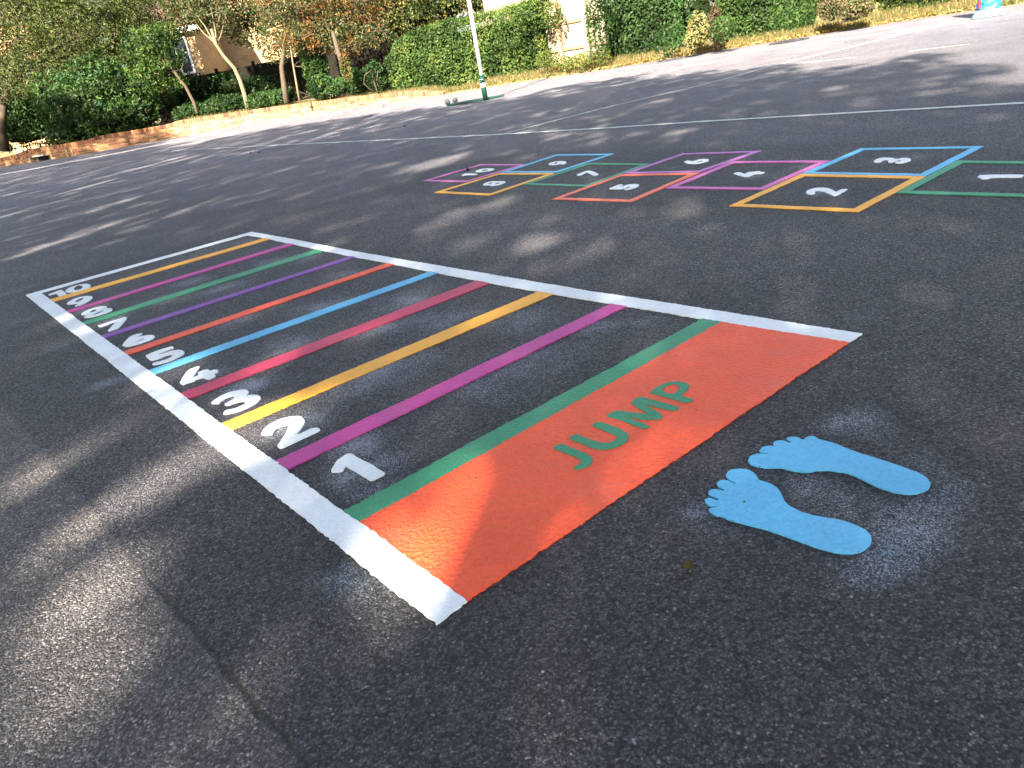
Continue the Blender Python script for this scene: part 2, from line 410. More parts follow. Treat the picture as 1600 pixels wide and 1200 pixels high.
def paint(name, loops, mat, parent=None, z=0.004, z0=0.0005, rnd=True, jit=1.0):
    """an area of paint; loops are outlines, the first the outer edge"""
    L3 = []
    if len(loops) > 1 and rnd:                    # holes a touch wider, paint creeps in
        loops = [loops[0]] + [[(lambda m: (m[0] + (q[0] - m[0]) * 1.22, m[1] + (q[1] - m[1]) * 1.65))(np.mean(h_, axis=0)) for q in h_] for h_ in loops[1:]]
    for loop in loops:
        P = [gnd(x, y, z)[:2] for x, y in loop]
        if rnd: P = smooth_loop(P)
        out = []
        for i in range(len(P)):
            a, b_ = P[i], P[(i + 1) % len(P)]
            d = np.linalg.norm(b_ - a); dist = np.linalg.norm(np.append((a + b_) / 2, 0) - CP)
            step = max(0.007, 0.0035 * dist); n = max(1, int(d / step))
            for k in range(n):
                q = a + (b_ - a) * k / n
                w1 = noise.noise_vector(Vector((q[0] * 95, q[1] * 95, 3.1))); w2 = noise.noise_vector(Vector((q[0] * 6, q[1] * 6, 9.1)))
                q = q + np.array([w1[0], w1[1]]) * 0.0042 * jit + np.array([w2[0], w2[1]]) * 0.003 * jit
                out.append(q)
        L3.append(out)
    flat = [q for l in L3 for q in l]
    tris = tessellate_polygon([[Vector((q[0], q[1], 0)) for q in l] for l in L3])
    n = len(flat)
    vs = [(q[0], q[1], z) for q in flat] + [(q[0], q[1], z0) for q in flat]
    fs = []
    for t in tris:
        a, b_, c = (flat[i] for i in t)
        up = (b_[0] - a[0]) * (c[1] - a[1]) - (b_[1] - a[1]) * (c[0] - a[0]) > 0
        fs.append(tuple(t) if up else tuple(t[::-1]))
    o = 0
    for li, l in enumerate(L3):
        k = len(l); ar = sum(l[i][0] * l[(i + 1) % k][1] - l[(i + 1) % k][0] * l[i][1] for i in range(k)); rev = (ar > 0) == (li > 0)
        for i in range(k):
            a, b_ = o + i, o + (i + 1) % k
            f = (a, a + n, b_ + n, b_)
            fs.append(f[::-1] if rev else f)
        o += k
    return mesh_obj(name, vs, fs, mat, parent)

def fr(ox, oy, s, pts):                           # outline read off an enlargement
    return [(ox + x / s, oy + y / s) for x, y in pts]

lad = thing('jump_ladder', 'long painted jump distance grid with white border, ten coloured stripes and an orange JUMP panel', 'playground marking')
Lo = [(40, 460.6), (680.5, 974)]; Li = [(64.4, 457.4), (729.5, 938)]
paint('border_line', [[(40, 460.6), (680.5, 974), (729.5, 938), (64.4, 457.4)]], PM['white'], lad, rnd=False)
Ri = [(386, 367), (414, 371.7), (451, 380), (495, 389), (547, 400), (606, 410.7), (672, 423.7), (745, 438), (841, 455), (955, 474), (1098, 497.4), (1127, 502.4), (1326, 534)]
paint('border_line', [[(1346, 521), (1120, 484.5), (920, 454), (720, 420.5), (600, 400.3), (550, 391.5), (450, 372), (393, 362)] + Ri], PM['white'], lad, rnd=False)
paint('border_line', [[(40.6, 460.4), (64.6, 457.3), (386, 367.2), (392.6, 362.1)]], PM['white'], lad, rnd=False, z=0.0037)
ST = [('green', (537.5, 798), (561, 816), (1127, 502.4), (1098, 497.4)), ('magenta', (427, 721), (449, 733), (979, 478), (955, 474)),
      ('yellow', (344.5, 662), (360, 671.5), (865, 459), (841, 455)), ('crimson', (279, 615), (294.5, 622.5), (765, 442.5), (745, 438)),
      ('blue', (230, 579), (238.5, 585), (685, 426), (672.5, 423.7)), ('red', (189, 550.5), (196, 555), (616, 412.5), (606, 410.7)),
      ('purple', (155, 525), (160, 529), (555.5, 401.7), (547.5, 400)), ('green', (125, 504), (130, 508), (505.5, 391.7), (495, 389)),
      ('magenta', (100, 486.3), (103.8, 489.2), (460, 381.7), (451, 380)), ('yellow', (77, 468), (82, 471.5), (421, 373.7), (413.7, 371.7))]
NUM_L = [
 [fr(500, 690, 13.333, [(222,610),(250,550),(350,390),(430,330),(540,265),(600,242),(660,245),(720,285),(900,385),(1120,500),(1345,648),(1320,690),(1200,745),(1070,812),(960,750),(880,705),(760,635),(640,560),(540,505),(520,520),(480,590),(430,612),(360,620),(300,628)])],
 [fr(400, 640, 13.333, [(105,515),(140,430),(250,320),(400,240),(560,180),(700,145),(850,130),(930,135),(990,180),(1030,240),(1010,290),(960,370),(840,520),(960,480),(1110,400),(1250,360),(1345,402),(1280,450),(1100,530),(900,620),(700,715),(510,805),(430,765),(480,690),(560,580),(640,460),(690,345),(670,310),(560,320),(460,360),(380,430),(345,500),(260,515)])],
 [fr(320, 595, 16, [(145,555),(220,480),(330,410),(480,330),(640,270),(800,235),(950,212),(1050,220),(1105,265),(1080,320),(1030,365),(1120,345),(1250,338),(1350,360),(1395,410),(1390,450),(1320,520),(1200,590),(1050,665),(900,725),(700,785),(560,812),(470,820),(455,790),(540,725),(640,705),(760,680),(880,630),(980,590),(1025,540),(1000,505),(920,500),(820,520),(700,560),(600,605),(520,600),(475,570),(560,535),(650,490),(730,430),(770,385),(740,365),(650,375),(560,410),(480,450),(400,510),(340,560),(240,560)])],
 [fr(270, 560, 20, [(200,770),(250,690),(300,600),(380,490),(450,400),(550,320),(650,290),(740,250),(850,240),(830,290),(770,370),(740,430),(680,500),(620,590),(720,555),(810,515),(815,480),(780,445),(830,405),(950,365),(1090,325),(1180,380),(1280,350),(1380,345),(1435,385),(1390,440),(1280,450),(1345,530),(1290,580),(1090,665),(1020,620),(970,585),(860,605),(740,650),(640,700),(500,745),(380,790),(290,825),(250,785)])],
 [fr(220, 535, 20, [(135,410),(250,360),(400,290),(600,220),(800,160),(960,118),(1045,155),(980,185),(860,215),(720,280),(520,345),(560,370),(660,350),(750,320),(900,270),(1050,235),(1180,225),(1290,240),(1360,290),(1350,340),(1270,400),(1150,470),(1000,530),(850,585),(650,640),(500,680),(350,700),(370,650),(450,610),(600,580),(750,540),(880,490),(980,430),(1005,385),(960,365),(850,380),(720,430),(600,490),(450,530),(320,560),(220,480)])],
 [fr(180, 510, 20, [(220,575),(270,500),(350,410),(450,320),(550,270),(680,235),(840,200),(840,230),(750,290),(680,350),(800,305),(950,275),(1100,260),(1200,270),(1240,310),(1210,360),(1080,420),(900,480),(750,530),(550,585),(400,620),(300,620),(235,600)]),
  fr(180, 510, 20, [(590,490),(680,450),(800,400),(890,385),(850,420),(740,450),(650,480)])],
 [fr(100, 460, 16, [(845,780),(880,765),(1050,710),(1250,645),(1400,600),(1530,558),(1585,580),(1530,650),(1450,740),(1370,830),(1250,875),(1110,915),(1095,900),(1160,830),(1230,760),(1310,680),(1230,690),(1120,740),(1000,780),(880,812)])],
 [fr(100, 460, 16, [(420,490),(480,440),(620,375),(800,320),(950,290),(1060,295),(1075,320),(1040,350),(1150,340),(1210,365),(1190,405),(1080,450),(900,505),(700,560),(580,582),(510,575),(500,555),(560,520),(600,500),(520,510),(440,512)]),
  fr(100, 460, 16, [(660,420),(740,380),(850,365),(800,395),(730,425),(665,430)]), fr(100, 460, 16, [(745,490),(850,440),(980,410),(960,430),(850,470),(760,495)])],
 [fr(100, 460, 16, [(62,225),(110,180),(250,110),(420,55),(580,32),(690,45),(715,70),(690,110),(600,180),(480,235),(380,270),(290,295),(275,280),(340,250),(400,215),(300,225),(180,240),(90,245)]),
  fr(100, 460, 16, [(285,160),(360,120),(450,95),(480,100),(440,135),(370,160),(310,170)])],
 [fr(60, 430, 20, [(310,600),(400,560),(550,510),(650,470),(730,455),(890,580),(780,620),(660,660),(590,600),(540,565),(450,590),(390,610),(330,625)])],
]
ZERO_L = [fr(60, 430, 20, [(835,490),(880,440),(1000,370),(1200,310),(1400,270),(1520,265),(1600,290),(1630,330),(1600,380),(1450,440),(1250,490),(1080,525),(920,540),(850,510)]),
          fr(60, 430, 20, [(1115,400),(1180,350),(1280,335),(1360,360),(1330,410),(1200,440),(1140,430)])]
STN = ['bright green stripe below number 1', 'magenta stripe between numbers 1 and 2', 'yellow stripe between numbers 2 and 3', 'crimson stripe between numbers 3 and 4', 'sky blue stripe between numbers 4 and 5',
       'orange red stripe between numbers 5 and 6', 'purple stripe between numbers 6 and 7', 'green stripe between numbers 7 and 8', 'magenta stripe between numbers 8 and 9', 'yellow stripe between numbers 9 and 10']
for i, (c, *q) in enumerate(ST):
    s = paint('stripe', [q], PM[c], lad, rnd=False, z=0.0038); s['label'] = STN[i]
for i, l in enumerate(NUM_L):
    s = paint('number', l, PM['white'], lad, jit=0.5)
    s['label'] = 'white painted number %d' % (i + 1) if i < 9 else 'white painted figure 1 of the number 10'
s = paint('number', ZERO_L, PM['white'], lad, jit=0.5); s['label'] = 'white painted figure 0 of the number 10'
pan = paint('start_panel', [[(561, 816), (729.5, 938), (1326, 534), (1127, 502.4)]], PM['orange'], lad, rnd=False, z=0.0036)
for ch, l in (('J', [fr(850, 640, 10, [(145,600),(190,560),(265,528),(350,560),(500,620),(650,675),(740,730),(765,770),(750,830),(700,880),(620,920),(530,935),(465,920),(470,890),(540,860),(580,820),(570,785),(520,750),(420,710),(300,660),(200,625)])]),
              ('U', [fr(850, 640, 10, [(385,450),(440,400),(510,378),(600,410),(740,470),(880,510),(980,520),(1060,500),(1130,460),(1145,420),(1110,390),(1000,350),(880,300),(735,240),(790,200),(860,182),(960,210),(1080,255),(1200,300),(1300,360),(1330,410),(1300,480),(1200,560),(1080,600),(950,620),(850,615),(750,595),(600,535),(480,490)])]),
              ('M', [fr(940, 580, 10, [(85,690),(150,640),(240,610),(400,630),(560,650),(690,665),(720,655),(600,590),(520,540),(460,490),(520,430),(610,395),(750,430),(900,470),(1060,520),(1220,560),(1190,600),(1100,615),(980,590),(850,560),(740,525),(690,525),(820,600),(960,695),(940,730),(860,750),(740,755),(600,750),(480,720),(410,700),(430,725),(560,775),(680,825),(760,860),(720,890),(640,890),(500,840),(350,780),(200,730),(100,705)])]),
              ('P', [fr(940, 580, 10, [(745,335),(830,270),(950,200),(1100,160),(1250,160),(1350,200),(1370,240),(1330,300),(1260,350),(1240,385),(1330,410),(1430,435),(1390,480),(1300,490),(1200,460),(1050,420),(900,380)]), fr(940, 580, 10, [(960,285),(1040,240),(1140,225),(1190,260),(1160,310),(1090,330),(1020,315)])])):
    s = paint('letter', l, PM['green'], pan, z=0.0052, z0=0.0032, jit=0.5); s['label'] = 'green painted letter ' + ch

footA = [(1090 + x / 10, 720 + y / 10) for x, y in [(370,845),(300,850),(200,800),(160,750),(200,735),(290,725),(300,706),(210,704),(130,665),(100,620),(130,590),(195,578),(260,600),(315,612),(330,582),(260,565),(200,545),(150,490),(190,450),(260,435),(330,445),(400,472),(425,448),(365,430),(310,400),(288,350),(330,310),(400,290),(470,300),(575,355),(602,338),(520,310),(460,270),(430,220),(470,165),(560,125),(660,118),(780,130),(880,180),(935,245),(950,292),(1050,320),(1180,365),(1250,430),(1310,490),(1350,600),(1410,680),(1500,730)]] + \
        [(1220 + x / 10, 760 + y / 10) for x, y in [(300,385),(450,430),(650,475),(850,505),(1030,545),(1200,610),(1350,690),(1410,760),(1420,840),(1370,930),(1260,1000),(1150,1035),(950,1035),(800,1010),(600,950),(400,890),(200,810),(0,735)]] + \
        [(1090 + x / 10, 720 + y / 10) for x, y in [(1150,1085),(1000,1040),(850,1005),(650,955),(450,895)]]
footB = [(1160 + x / 10, 670 + y / 10) for x, y in [(90,480),(130,420),(220,385),(330,384),(400,392),(400,380),(330,372),(272,350),(285,310),(320,280),(400,260),(500,266),(500,255),(482,225),(520,185),(620,178),(700,203),(750,218),(780,210),(720,182),(685,150),(720,125),(800,120),(870,135),(930,167),(970,168),(985,135),(1050,108),(1120,118),(1180,155),(1300,190),(1430,220),(1530,260),(1600,300)]] + \
        [(1300 + x / 10, 690 + y / 10) for x, y in [(200,90),(330,145),(500,200),(700,260),(900,320),(1100,390),(1300,460),(1420,520),(1500,590),(1540,640),(1510,710),(1430,770),(1300,815),(1150,805),(1000,790),(800,730),(600,645),(400,540),(230,475),(100,460)]] + \
        [(1160 + x / 10, 670 + y / 10) for x, y in [(1400,640),(1250,640),(1150,645),(1050,665),(900,665),(750,640),(620,600),(560,590),(430,605),(250,585),(160,560),(110,520)]]
tag(paint('painted_footprint', [footA], PM['footblue'], z=0.004, jit=0.4), 'pale blue painted bare footprint nearer the viewer, pointing at the orange panel', 'footprint marking', 'blue footprints')
tag(paint('painted_footprint', [footB], PM['footblue'], z=0.004, jit=0.4), 'pale blue painted bare footprint farther from the viewer, beside the other one', 'footprint marking', 'blue footprints')

# ---- hopscotch
hop = thing('hopscotch', 'multicoloured painted hopscotch of ten outlined squares lying beyond the jump grid', 'playground marking')
def square(num, q, mat, nl, w=0.088 * 0.46):
    P = np.array([gnd(x, y, 0.004)[:2] for x, y in q]); ins = []
    for i in range(4):                            # inner corners, inset by the line width
        a, b_, c = P[i - 1], P[i], P[(i + 1) % 4]
        u, v = (a - b_) / np.linalg.norm(a - b_), (c - b_) / np.linalg.norm(c - b_)
        s = abs(u[0] * v[1] - u[1] * v[0])
        ins.append(b_ + (u + v) * w / s)
    def px(p):
        d = np.array([p[0], p[1], 0.004]) - CP; zz = d @ FW
        return (800 + FPX * (d @ RR) / zz, 600 - FPX * (d @ UU) / zz)
    s = paint('square', [list(q), [px(p) for p in ins]], PM[mat], hop, rnd=False, z=0.0038, jit=0.8)
    s['label'] = '%s outlined square with number %d' % (mat, num)
    for l in nl:
        paint('number', l, PM['white'], s, jit=0.5)
h2 = lambda ox, oy, p: fr(ox, oy, 22.857, p)
e1, e2 = (1660, 308.5), (1700, 253)
square(1, [(1400, 301), e1, e2, (1496, 250.6)], 'green', [[fr(1510, 240, 17.778, [(290,635),(400,585),(1600,578),(1590,610),(1540,655),(670,655),(600,690),(420,705),(360,665)])]])
square(2, [(1139.5, 321.3), (1342, 330.4), (1446.4, 275.2), (1252, 271.3)], 'yellow', [[fr(1240, 220, 8, [(150,650),(170,620),(250,590),(350,583),(440,590),(500,620),(530,640),(590,605),(690,597),(620,635),(560,670),(510,688),(460,670),(400,640),(330,620),(270,622),(255,640),(275,655),(200,670)])]])
square(3, [(1253, 270.9), (1446.8, 274.8), (1537.4, 227.9), (1345, 231.4)], 'blue', [[fr(1240, 220, 8, [(1000,262),(1020,235),(1080,212),(1150,207),(1240,212),(1290,230),(1350,212),(1430,212),(1475,230),(1450,250),(1380,272),(1310,280),(1265,275),(1270,260),(1330,255),(1355,245),(1330,235),(1280,245),(1240,265),(1190,270),(1180,255),(1195,240),(1150,232),(1110,240),(1090,262),(1040,270)])]])
square(4, [(1040, 293.6), (1192.7, 296), (1298, 250.3), (1144, 251.7)], 'pink', [[fr(1120, 230, 13.333, [(340,550),(430,518),(500,525),(560,550),(600,550),(650,515),(760,508),(850,493),(900,500),(930,515),(1010,515),(940,548),(800,550),(720,585),(650,612),(560,610),(480,590),(430,575),(400,560)])]])
square(5, [(862, 311), (987, 315), (1093, 269.4), (969, 272.2)], 'salmon', [[h2(940, 275, [(255,450),(400,390),(550,325),(650,295),(770,295),(720,335),(620,385),(580,400),(680,385),(800,340),(950,300),(1100,285),(1250,285),(1330,300),(1320,350),(1240,400),(1100,440),(900,490),(820,480),(800,465),(900,440),(1000,410),(1060,375),(980,365),(900,385),(800,440),(720,460),(600,465),(400,460)])]])
square(6, [(973, 271.0), (1094, 268.6), (1191, 235), (1066, 239.4)], 'lilac', [[h2(1050, 235, [(425,405),(480,380),(560,355),(640,365),(700,385),(780,375),(900,340),(1050,310),(1200,300),(1300,310),(1330,335),(1290,370),(1150,415),(980,450),(800,475),(680,470),(560,460),(480,430)]), h2(1050, 235, [(870,405),(950,375),(1040,360),(1100,370),(1040,395),(950,410)])]])
square(7, [(817, 288), (917, 291.4), (1016, 255.6), (920, 254.5)], 'green', [[h2(890, 255, [(225,425),(330,370),(480,310),(620,265),(720,260),(850,295),(1040,385),(960,420),(870,435),(780,405),(690,360),(620,330),(540,355),(430,415),(320,438)])]])
square(8, [(678, 300.6), (765, 305), (868, 270.0), (780, 270.3)], 'yellow', [[h2(740, 270, [(320,425),(370,390),(480,335),(620,300),(740,295),(830,305),(950,295),(1110,295),(1145,325),(1080,365),(950,410),(800,445),(680,460),(600,455),(560,430),(420,440)]), h2(740, 270, [(505,375),(600,345),(670,350),(610,385)]), h2(740, 270, [(750,390),(850,355),(950,355),(880,385),(790,400)])]])
square(9, [(782, 269.4), (870, 269.2), (960, 240), (870, 241)], 'blue', [[h2(840, 240, [(370,380),(440,330),(560,290),(750,265),(900,262),(1000,280),(1030,310),(1000,345),(900,380),(850,370),(840,350),(740,370),(600,400),(450,400)]), h2(840, 240, [(570,345),(640,315),(710,310),(680,345),(610,355)])]])
square(10, [(660, 282.6), (728, 284.2), (822, 256.4), (751, 256.4)], 'pink', [[h2(710, 250, [(255,560),(270,530),(370,480),(600,480),(850,492),(770,525),(550,525),(400,535),(330,550)])],
       [h2(710, 250, [(735,405),(820,360),(1000,310),(1250,295),(1390,300),(1430,320),(1380,350),(1200,395),(1000,415),(850,430)]), h2(710, 250, [(950,365),(1030,345),(1210,345),(1180,365),(1040,380)])]])

# ---- court lines
OLDP = plain('old_line_paint', (0.46, 0.49, 0.47), 0.75, 0.5, 180, 0.35)
def line(name, pts, w, label, z=0.0028):
    P = [gnd(x, y)[:2] for x, y in pts]; Q = [P[0]]
    for a, b_ in zip(P, P[1:]):
        n = max(1, int(np.linalg.norm(b_ - a) / 0.06))
        Q += [a + (b_ - a) * k / n for k in range(1, n + 1)]
    vs = []; fs = []
    for i, p in enumerate(Q):
        t = Q[min(i + 1, len(Q) - 1)] - Q[max(i - 1, 0)]; t /= np.linalg.norm(t); nn = np.array([-t[1], t[0]])
        j = (rng.random(2) - 0.5) * 0.006
        for s, jj in ((-1, j[0]), (1, j[1])): vs.append((*(p + nn * (s * w / 2 + jj)), z))
    for s in (-1, 1):
        pass
    for i in range(len(Q) - 1): fs.append((2 * i, 2 * i + 2, 2 * i + 3, 2 * i + 1))
    o = mesh_obj(name, vs, fs, OLDP)
    return tag(o, label, 'court line', 'worn white court lines')
line('court_line', [(270, 235.6), (445, 226.3), (600, 219), (760, 211.4), (940, 200.8), (1100, 190), (1350, 175.5), (1600, 161.2), (1800, 150)], 0.062, 'long pale court line running right across the playground just beyond the hopscotch')
line('court_line', [(790, 208.5), (940, 170), (1100, 132.4), (1194, 107), (1287, 83.5), (1319, 76.5), (1412, 52.5), (1469, 40), (1560, 30)], 0.05, 'pale court line slanting away from the long line towards the blue cover', 0.0032)
line('court_line', [(1419, 80.6), (1515.6, 69)], 0.045, 'short pale dash at the far right, nearest the blue cover')
line('court_line', [(1256, 98.4), (1336, 90)], 0.045, 'short pale dash left of the far right one, beyond the tree shadow')
line('court_line', [(1125, 113.4), (1184, 107)], 0.045, 'short pale dash touching the slanting line')
line('court_line', [(1015, 127.5), (1050, 122.5)], 0.05, 'very short pale dash at the ragged shadow edge')
line('court_line', [(937, 135.8), (965, 133)], 0.05, 'very short pale dash in shade, left of the shadow edge dash')
line('court_line', [(842, 148), (882, 139)], 0.05, 'upper arm of the small pale arrow mark right of the post')
line('court_line', [(843, 148.3), (885, 143.3)], 0.05, 'lower arm of the small pale arrow mark right of the post', 0.0034)
line('court_line', [(562, 201.7), (616, 192)], 0.05, 'short faint dash in shade left of the netball post base')
line('court_line', [(445, 226), (501, 214)], 0.05, 'short faint dash branching off the left part of the long line', 0.0036)
line('court_line', [(980, 107.5), (1100, 91), (1250, 71), (1381, 51.5), (1450, 42)], 0.05, 'faint pale edge line following the verge on the right')

# ------------------------------------------------------------------ edge of the playground, raised bed and verge
BPX = [(0, 261), (112, 244.5), (200, 228.5), (290, 212), (400, 192.5), (440, 186), (520, 173.5), (600, 161.5), (687, 149), (785, 133), (880, 118.5), (960, 106.5), (1100, 83), (1300, 51), (1450, 27), (1600, 6)]
BX = np.array([p[0] for p in BPX], float); BYY = np.array([p[1] for p in BPX], float)
def bpt(x): return gnd(x, np.interp(x, BX, BYY))[:2]
def bdir(x):
    t = bpt(min(x + 25, 1599)) - bpt(max(x - 25, 1)); t /= np.linalg.norm(t); return t
def back(x, d, z=0.0):                            # a point d metres behind the edge
    t = bdir(x); n = np.array([-t[1], t[0]]); n = n if n[1] > 0 else -n
    p = bpt(x) + n * d; return np.array([p[0], p[1], z])
TOPX = [0, 28, 46, 148, 158, 268, 286, 350, 450, 550, 640, 690]
TOPZ = [.27, .30, .39, .39, .44, .41, .46, .43, .36, .29, .22, .07]
def wtop(x): return float(np.interp(x, TOPX, TOPZ)) if x < 690 else 0.07
def bedz(x, d=0.0): return wtop(x) - 0.07 if x < 690 else 0.03 + 0.24 * min(1.0, max(0.0, d - .1) / 1.25) * min(1, (x - 690) / 80)
xs = list(range(0, 1601, 25))
EDGE = [np.append(bpt(0) + np.array([-30, 9.0]), 0)] + [np.append(bpt(x), 0) for x in xs] + [np.append(bpt(1600) + np.array([14., -16.]), 0)]
zx = [0] + xs + [1600]
rows = [0.0, 0.10, 0.3, 0.7, 1.3, 2.2, 4, 9, 20, 60, 150]
vs = []; fs = []
for i, e in enumerate(EDGE):
    a, b_ = EDGE[max(i - 1, 0)], EDGE[min(i + 1, len(EDGE) - 1)]
    t = (b_ - a)[:2]; t /= np.linalg.norm(t); n = np.array([-t[1], t[0]])
    n = n / np.linalg.norm(n) if n[1] > 0 else -n
    for d in rows:
        if d > 3: n = n * 0.5 + np.array([0.35, 0.94]) * 0.5; n /= np.linalg.norm(n)
        jz = 0 if d < .2 else noise.noise(Vector((e[0] * 1.3, e[1] * 1.3, d))) * 0.035 * min(1, d)
        z = bedz(zx[i], d) + jz
        if d == 0: z = -0.02
        vs.append((e[0] + n[0] * (d + (0.1 if i <= 28 else 0)), e[1] + n[1] * (d + (0.1 if i <= 28 else 0)), z))
R_ = len(rows)
for i in range(len(EDGE) - 1):
    for k in range(R_ - 1): fs.append((i * R_ + k, (i + 1) * R_ + k, (i + 1) * R_ + k + 1, i * R_ + k + 1))
def soil():
    m, ns, ls, b = new_mat('verge_soil'); tc = ns.new('ShaderNodeTexCoord')
    n1 = N(ns, 'ShaderNodeTexNoise', Scale=2.2, Detail=8.0); n2 = N(ns, 'ShaderNodeTexNoise', Scale=40.0, Detail=4.0)
    for n in (n1, n2): ls.new(tc.outputs['Object'], n.inputs['Vector'])
    r = ramp(ns, [(0.35, (0.10, 0.095, 0.03)), (0.5, (0.16, 0.14, 0.05)), (0.65, (0.15, 0.10, 0.055))]); ls.new(n1.outputs['Fac'], r.inputs[0])
    r2 = ramp(ns, [(0.3, 0.6), (0.7, 1.3)]); ls.new(n2.outputs['Fac'], r2.inputs[0])
    ls.new(mixc(ns, ls, 1.0, r.outputs[0], r2.outputs[0], 'MULTIPLY'), b.inputs['Base Color'])
    bp = N(ns, 'ShaderNodeBump', Strength=0.9, Distance=0.03); ls.new(n2.outputs['Fac'], bp.inputs['Height']); ls.new(bp.outputs[0], b.inputs['Normal'])
    b.inputs['Roughness'].default_value = 0.95
    return m
tag(mesh_obj('verge_ground', vs, fs, soil(), smooth=True), kind='structure')

# dusty strip of grit where tarmac meets the right hand verge
GRIT = plain('edge_grit', (0.17, 0.145, 0.11), 0.95, 0.6, 70, 0.4)
vs = []; fs = []
for k, x in enumerate(range(940, 1601, 12)):
    p = bpt(x); w = 0.10 + 0.22 * min(1, (x - 940) / 300) + 0.06 * noise.noise(Vector((x * .05, 0, 0)))
    q = back(x, -w)
    vs += [(p[0], p[1] + .05, 0.006), (q[0], q[1], 0.003)]
    if k: fs.append((2 * k - 2, 2 * k - 1, 2 * k + 1, 2 * k))
tag(mesh_obj('grit_strip', vs, fs, GRIT), kind='structure')

# ---- brick retaining wall
BRK = plain('brick', (1, 1, 1), 0.85, 0.5, 90, 0.22, use_tint=True)
MORT = plain('mortar', (0.44, 0.34, 0.19), 0.95, 0.4, 80, 0.2)
wall = thing('brick_wall', 'low red and buff brick retaining wall with upright brick coping along the far left edge', 'garden wall')
# arc length along the edge
SX = np.arange(-4, 694, 1.0)
def bpt_ext(x): return bpt(x) if x >= 0 else bpt(0) + (bpt(0) - bpt(40)) * (-x / 40)
SP = np.array([bpt_ext(x) for x in SX]); SL = np.concatenate([[0], np.cumsum(np.linalg.norm(np.diff(SP, axis=0), axis=1))])
for _ in range(3): pass
def spt(s): return np.array([np.interp(s, SL, SP[:, 0]), np.interp(s, SL, SP[:, 1])]), float(np.interp(s, SL, SX))
bw = MB(); cp = MB(); mo = MB()
GR0, GR1 = 48, 80
def bcol():
    c = np.array([0.25, 0.11, 0.055]) * rng.uniform(.7, 1.2); c = c * (1 + rng.uniform(-.12, .12, 3))
    if rng.random() < 0.15: c = np.array([0.13, 0.06, 0.035]) * rng.uniform(.6, 1.1)
    if rng.random() < 0.2: c = np.array([0.40, 0.22, 0.09]) * rng.uniform(.8, 1.1)
    return (*c, 1)
L_ = SL[-1]
for row in range(6):
    s = -0.11 * (row % 2)
    while s < L_:
        sm = s + 0.1075; p, x = spt(sm); t, _ = spt(sm + .2); t = t - spt(sm - .2)[0]; t /= np.linalg.norm(t)
        z = wtop(x) - 0.108 - 0.075 * (row + .5)
        inh = GR0 - 4 < x < GR1 + 4 and z < 0.13
        if z > -0.03 and not inh:
            bw.col = bcol(); n = np.array([-t[1], t[0], 0]); n = n if n[1] > 0 else -n
            bw.box([p[0] + n[0] * 0.051, p[1] + n[1] * .051, z], (0.213, 0.1 + rng.uniform(-.004, .004), 0.064), [t[0], t[1], 0], n, bev=0.004)
        s += 0.225
s = 0
while s < L_:
    p, x = spt(s); t = spt(s + .15)[0] - spt(s - .15)[0]; t /= np.linalg.norm(t); n = np.array([-t[1], t[0], 0]); n = n if n[1] > 0 else -n
    z = wtop(x) - 0.054
    c = bcol(); cp.col = (c[0] * .92, c[1] * .8, c[2] * .8, 1)
    cp.box([p[0] + n[0] * 0.1, p[1] + n[1] * .1, z + rng.uniform(-.003, .003)], (0.064, 0.222, 0.106), [t[0], t[1], 0], n, bev=0.005)
    s += 0.075
for a in np.arange(0, L_ - .3, .3):
    p, x = spt(a + .15); t = spt(a + .3)[0] - spt(a)[0]; l = np.linalg.norm(t); t /= l; n = np.array([-t[1], t[0], 0]); n = n if n[1] > 0 else -n
    h = wtop(x) - .006
    lo = 0.14 if GR0 - 3 < x < GR1 + 3 else -0.05
    mo.box([p[0] + n[0] * .107, p[1] + n[1] * .107, (h + lo) / 2 - .006], (l + .003, 0.19, h - lo), [t[0], t[1], 0], n)
bw.build('brick_courses', BRK, wall); cp.build('coping', BRK, wall); mo.build('mortar', MORT, wall)
gp = bpt(64); gt = bdir(64); gn = np.array([-gt[1], gt[0], 0]); gn = gn if gn[1] > 0 else -gn
gr = MB(); gr.box([gp[0] + gn[0] * .08, gp[1] + gn[1] * .08, 0.165], (0.62, 0.22, 0.045), [gt[0], gt[1], 0], gn, bev=.004)
g_ = gr.build('drain_outlet', plain('concrete', (0.55, 0.52, 0.46), 0.9, 0.3, 60), wall); g_['label'] = 'pale concrete lintel over a dark drain slot'
gr = MB(); gr.box([gp[0] + gn[0] * .12, gp[1] + gn[1] * .12, 0.07], (0.56, 0.05, 0.15), [gt[0], gt[1], 0], gn)
gr.build('drain_slot', plain('slot_shade', (0.01, 0.01, 0.01), 0.9), g_)  # black panel painted as the shade inside the opening

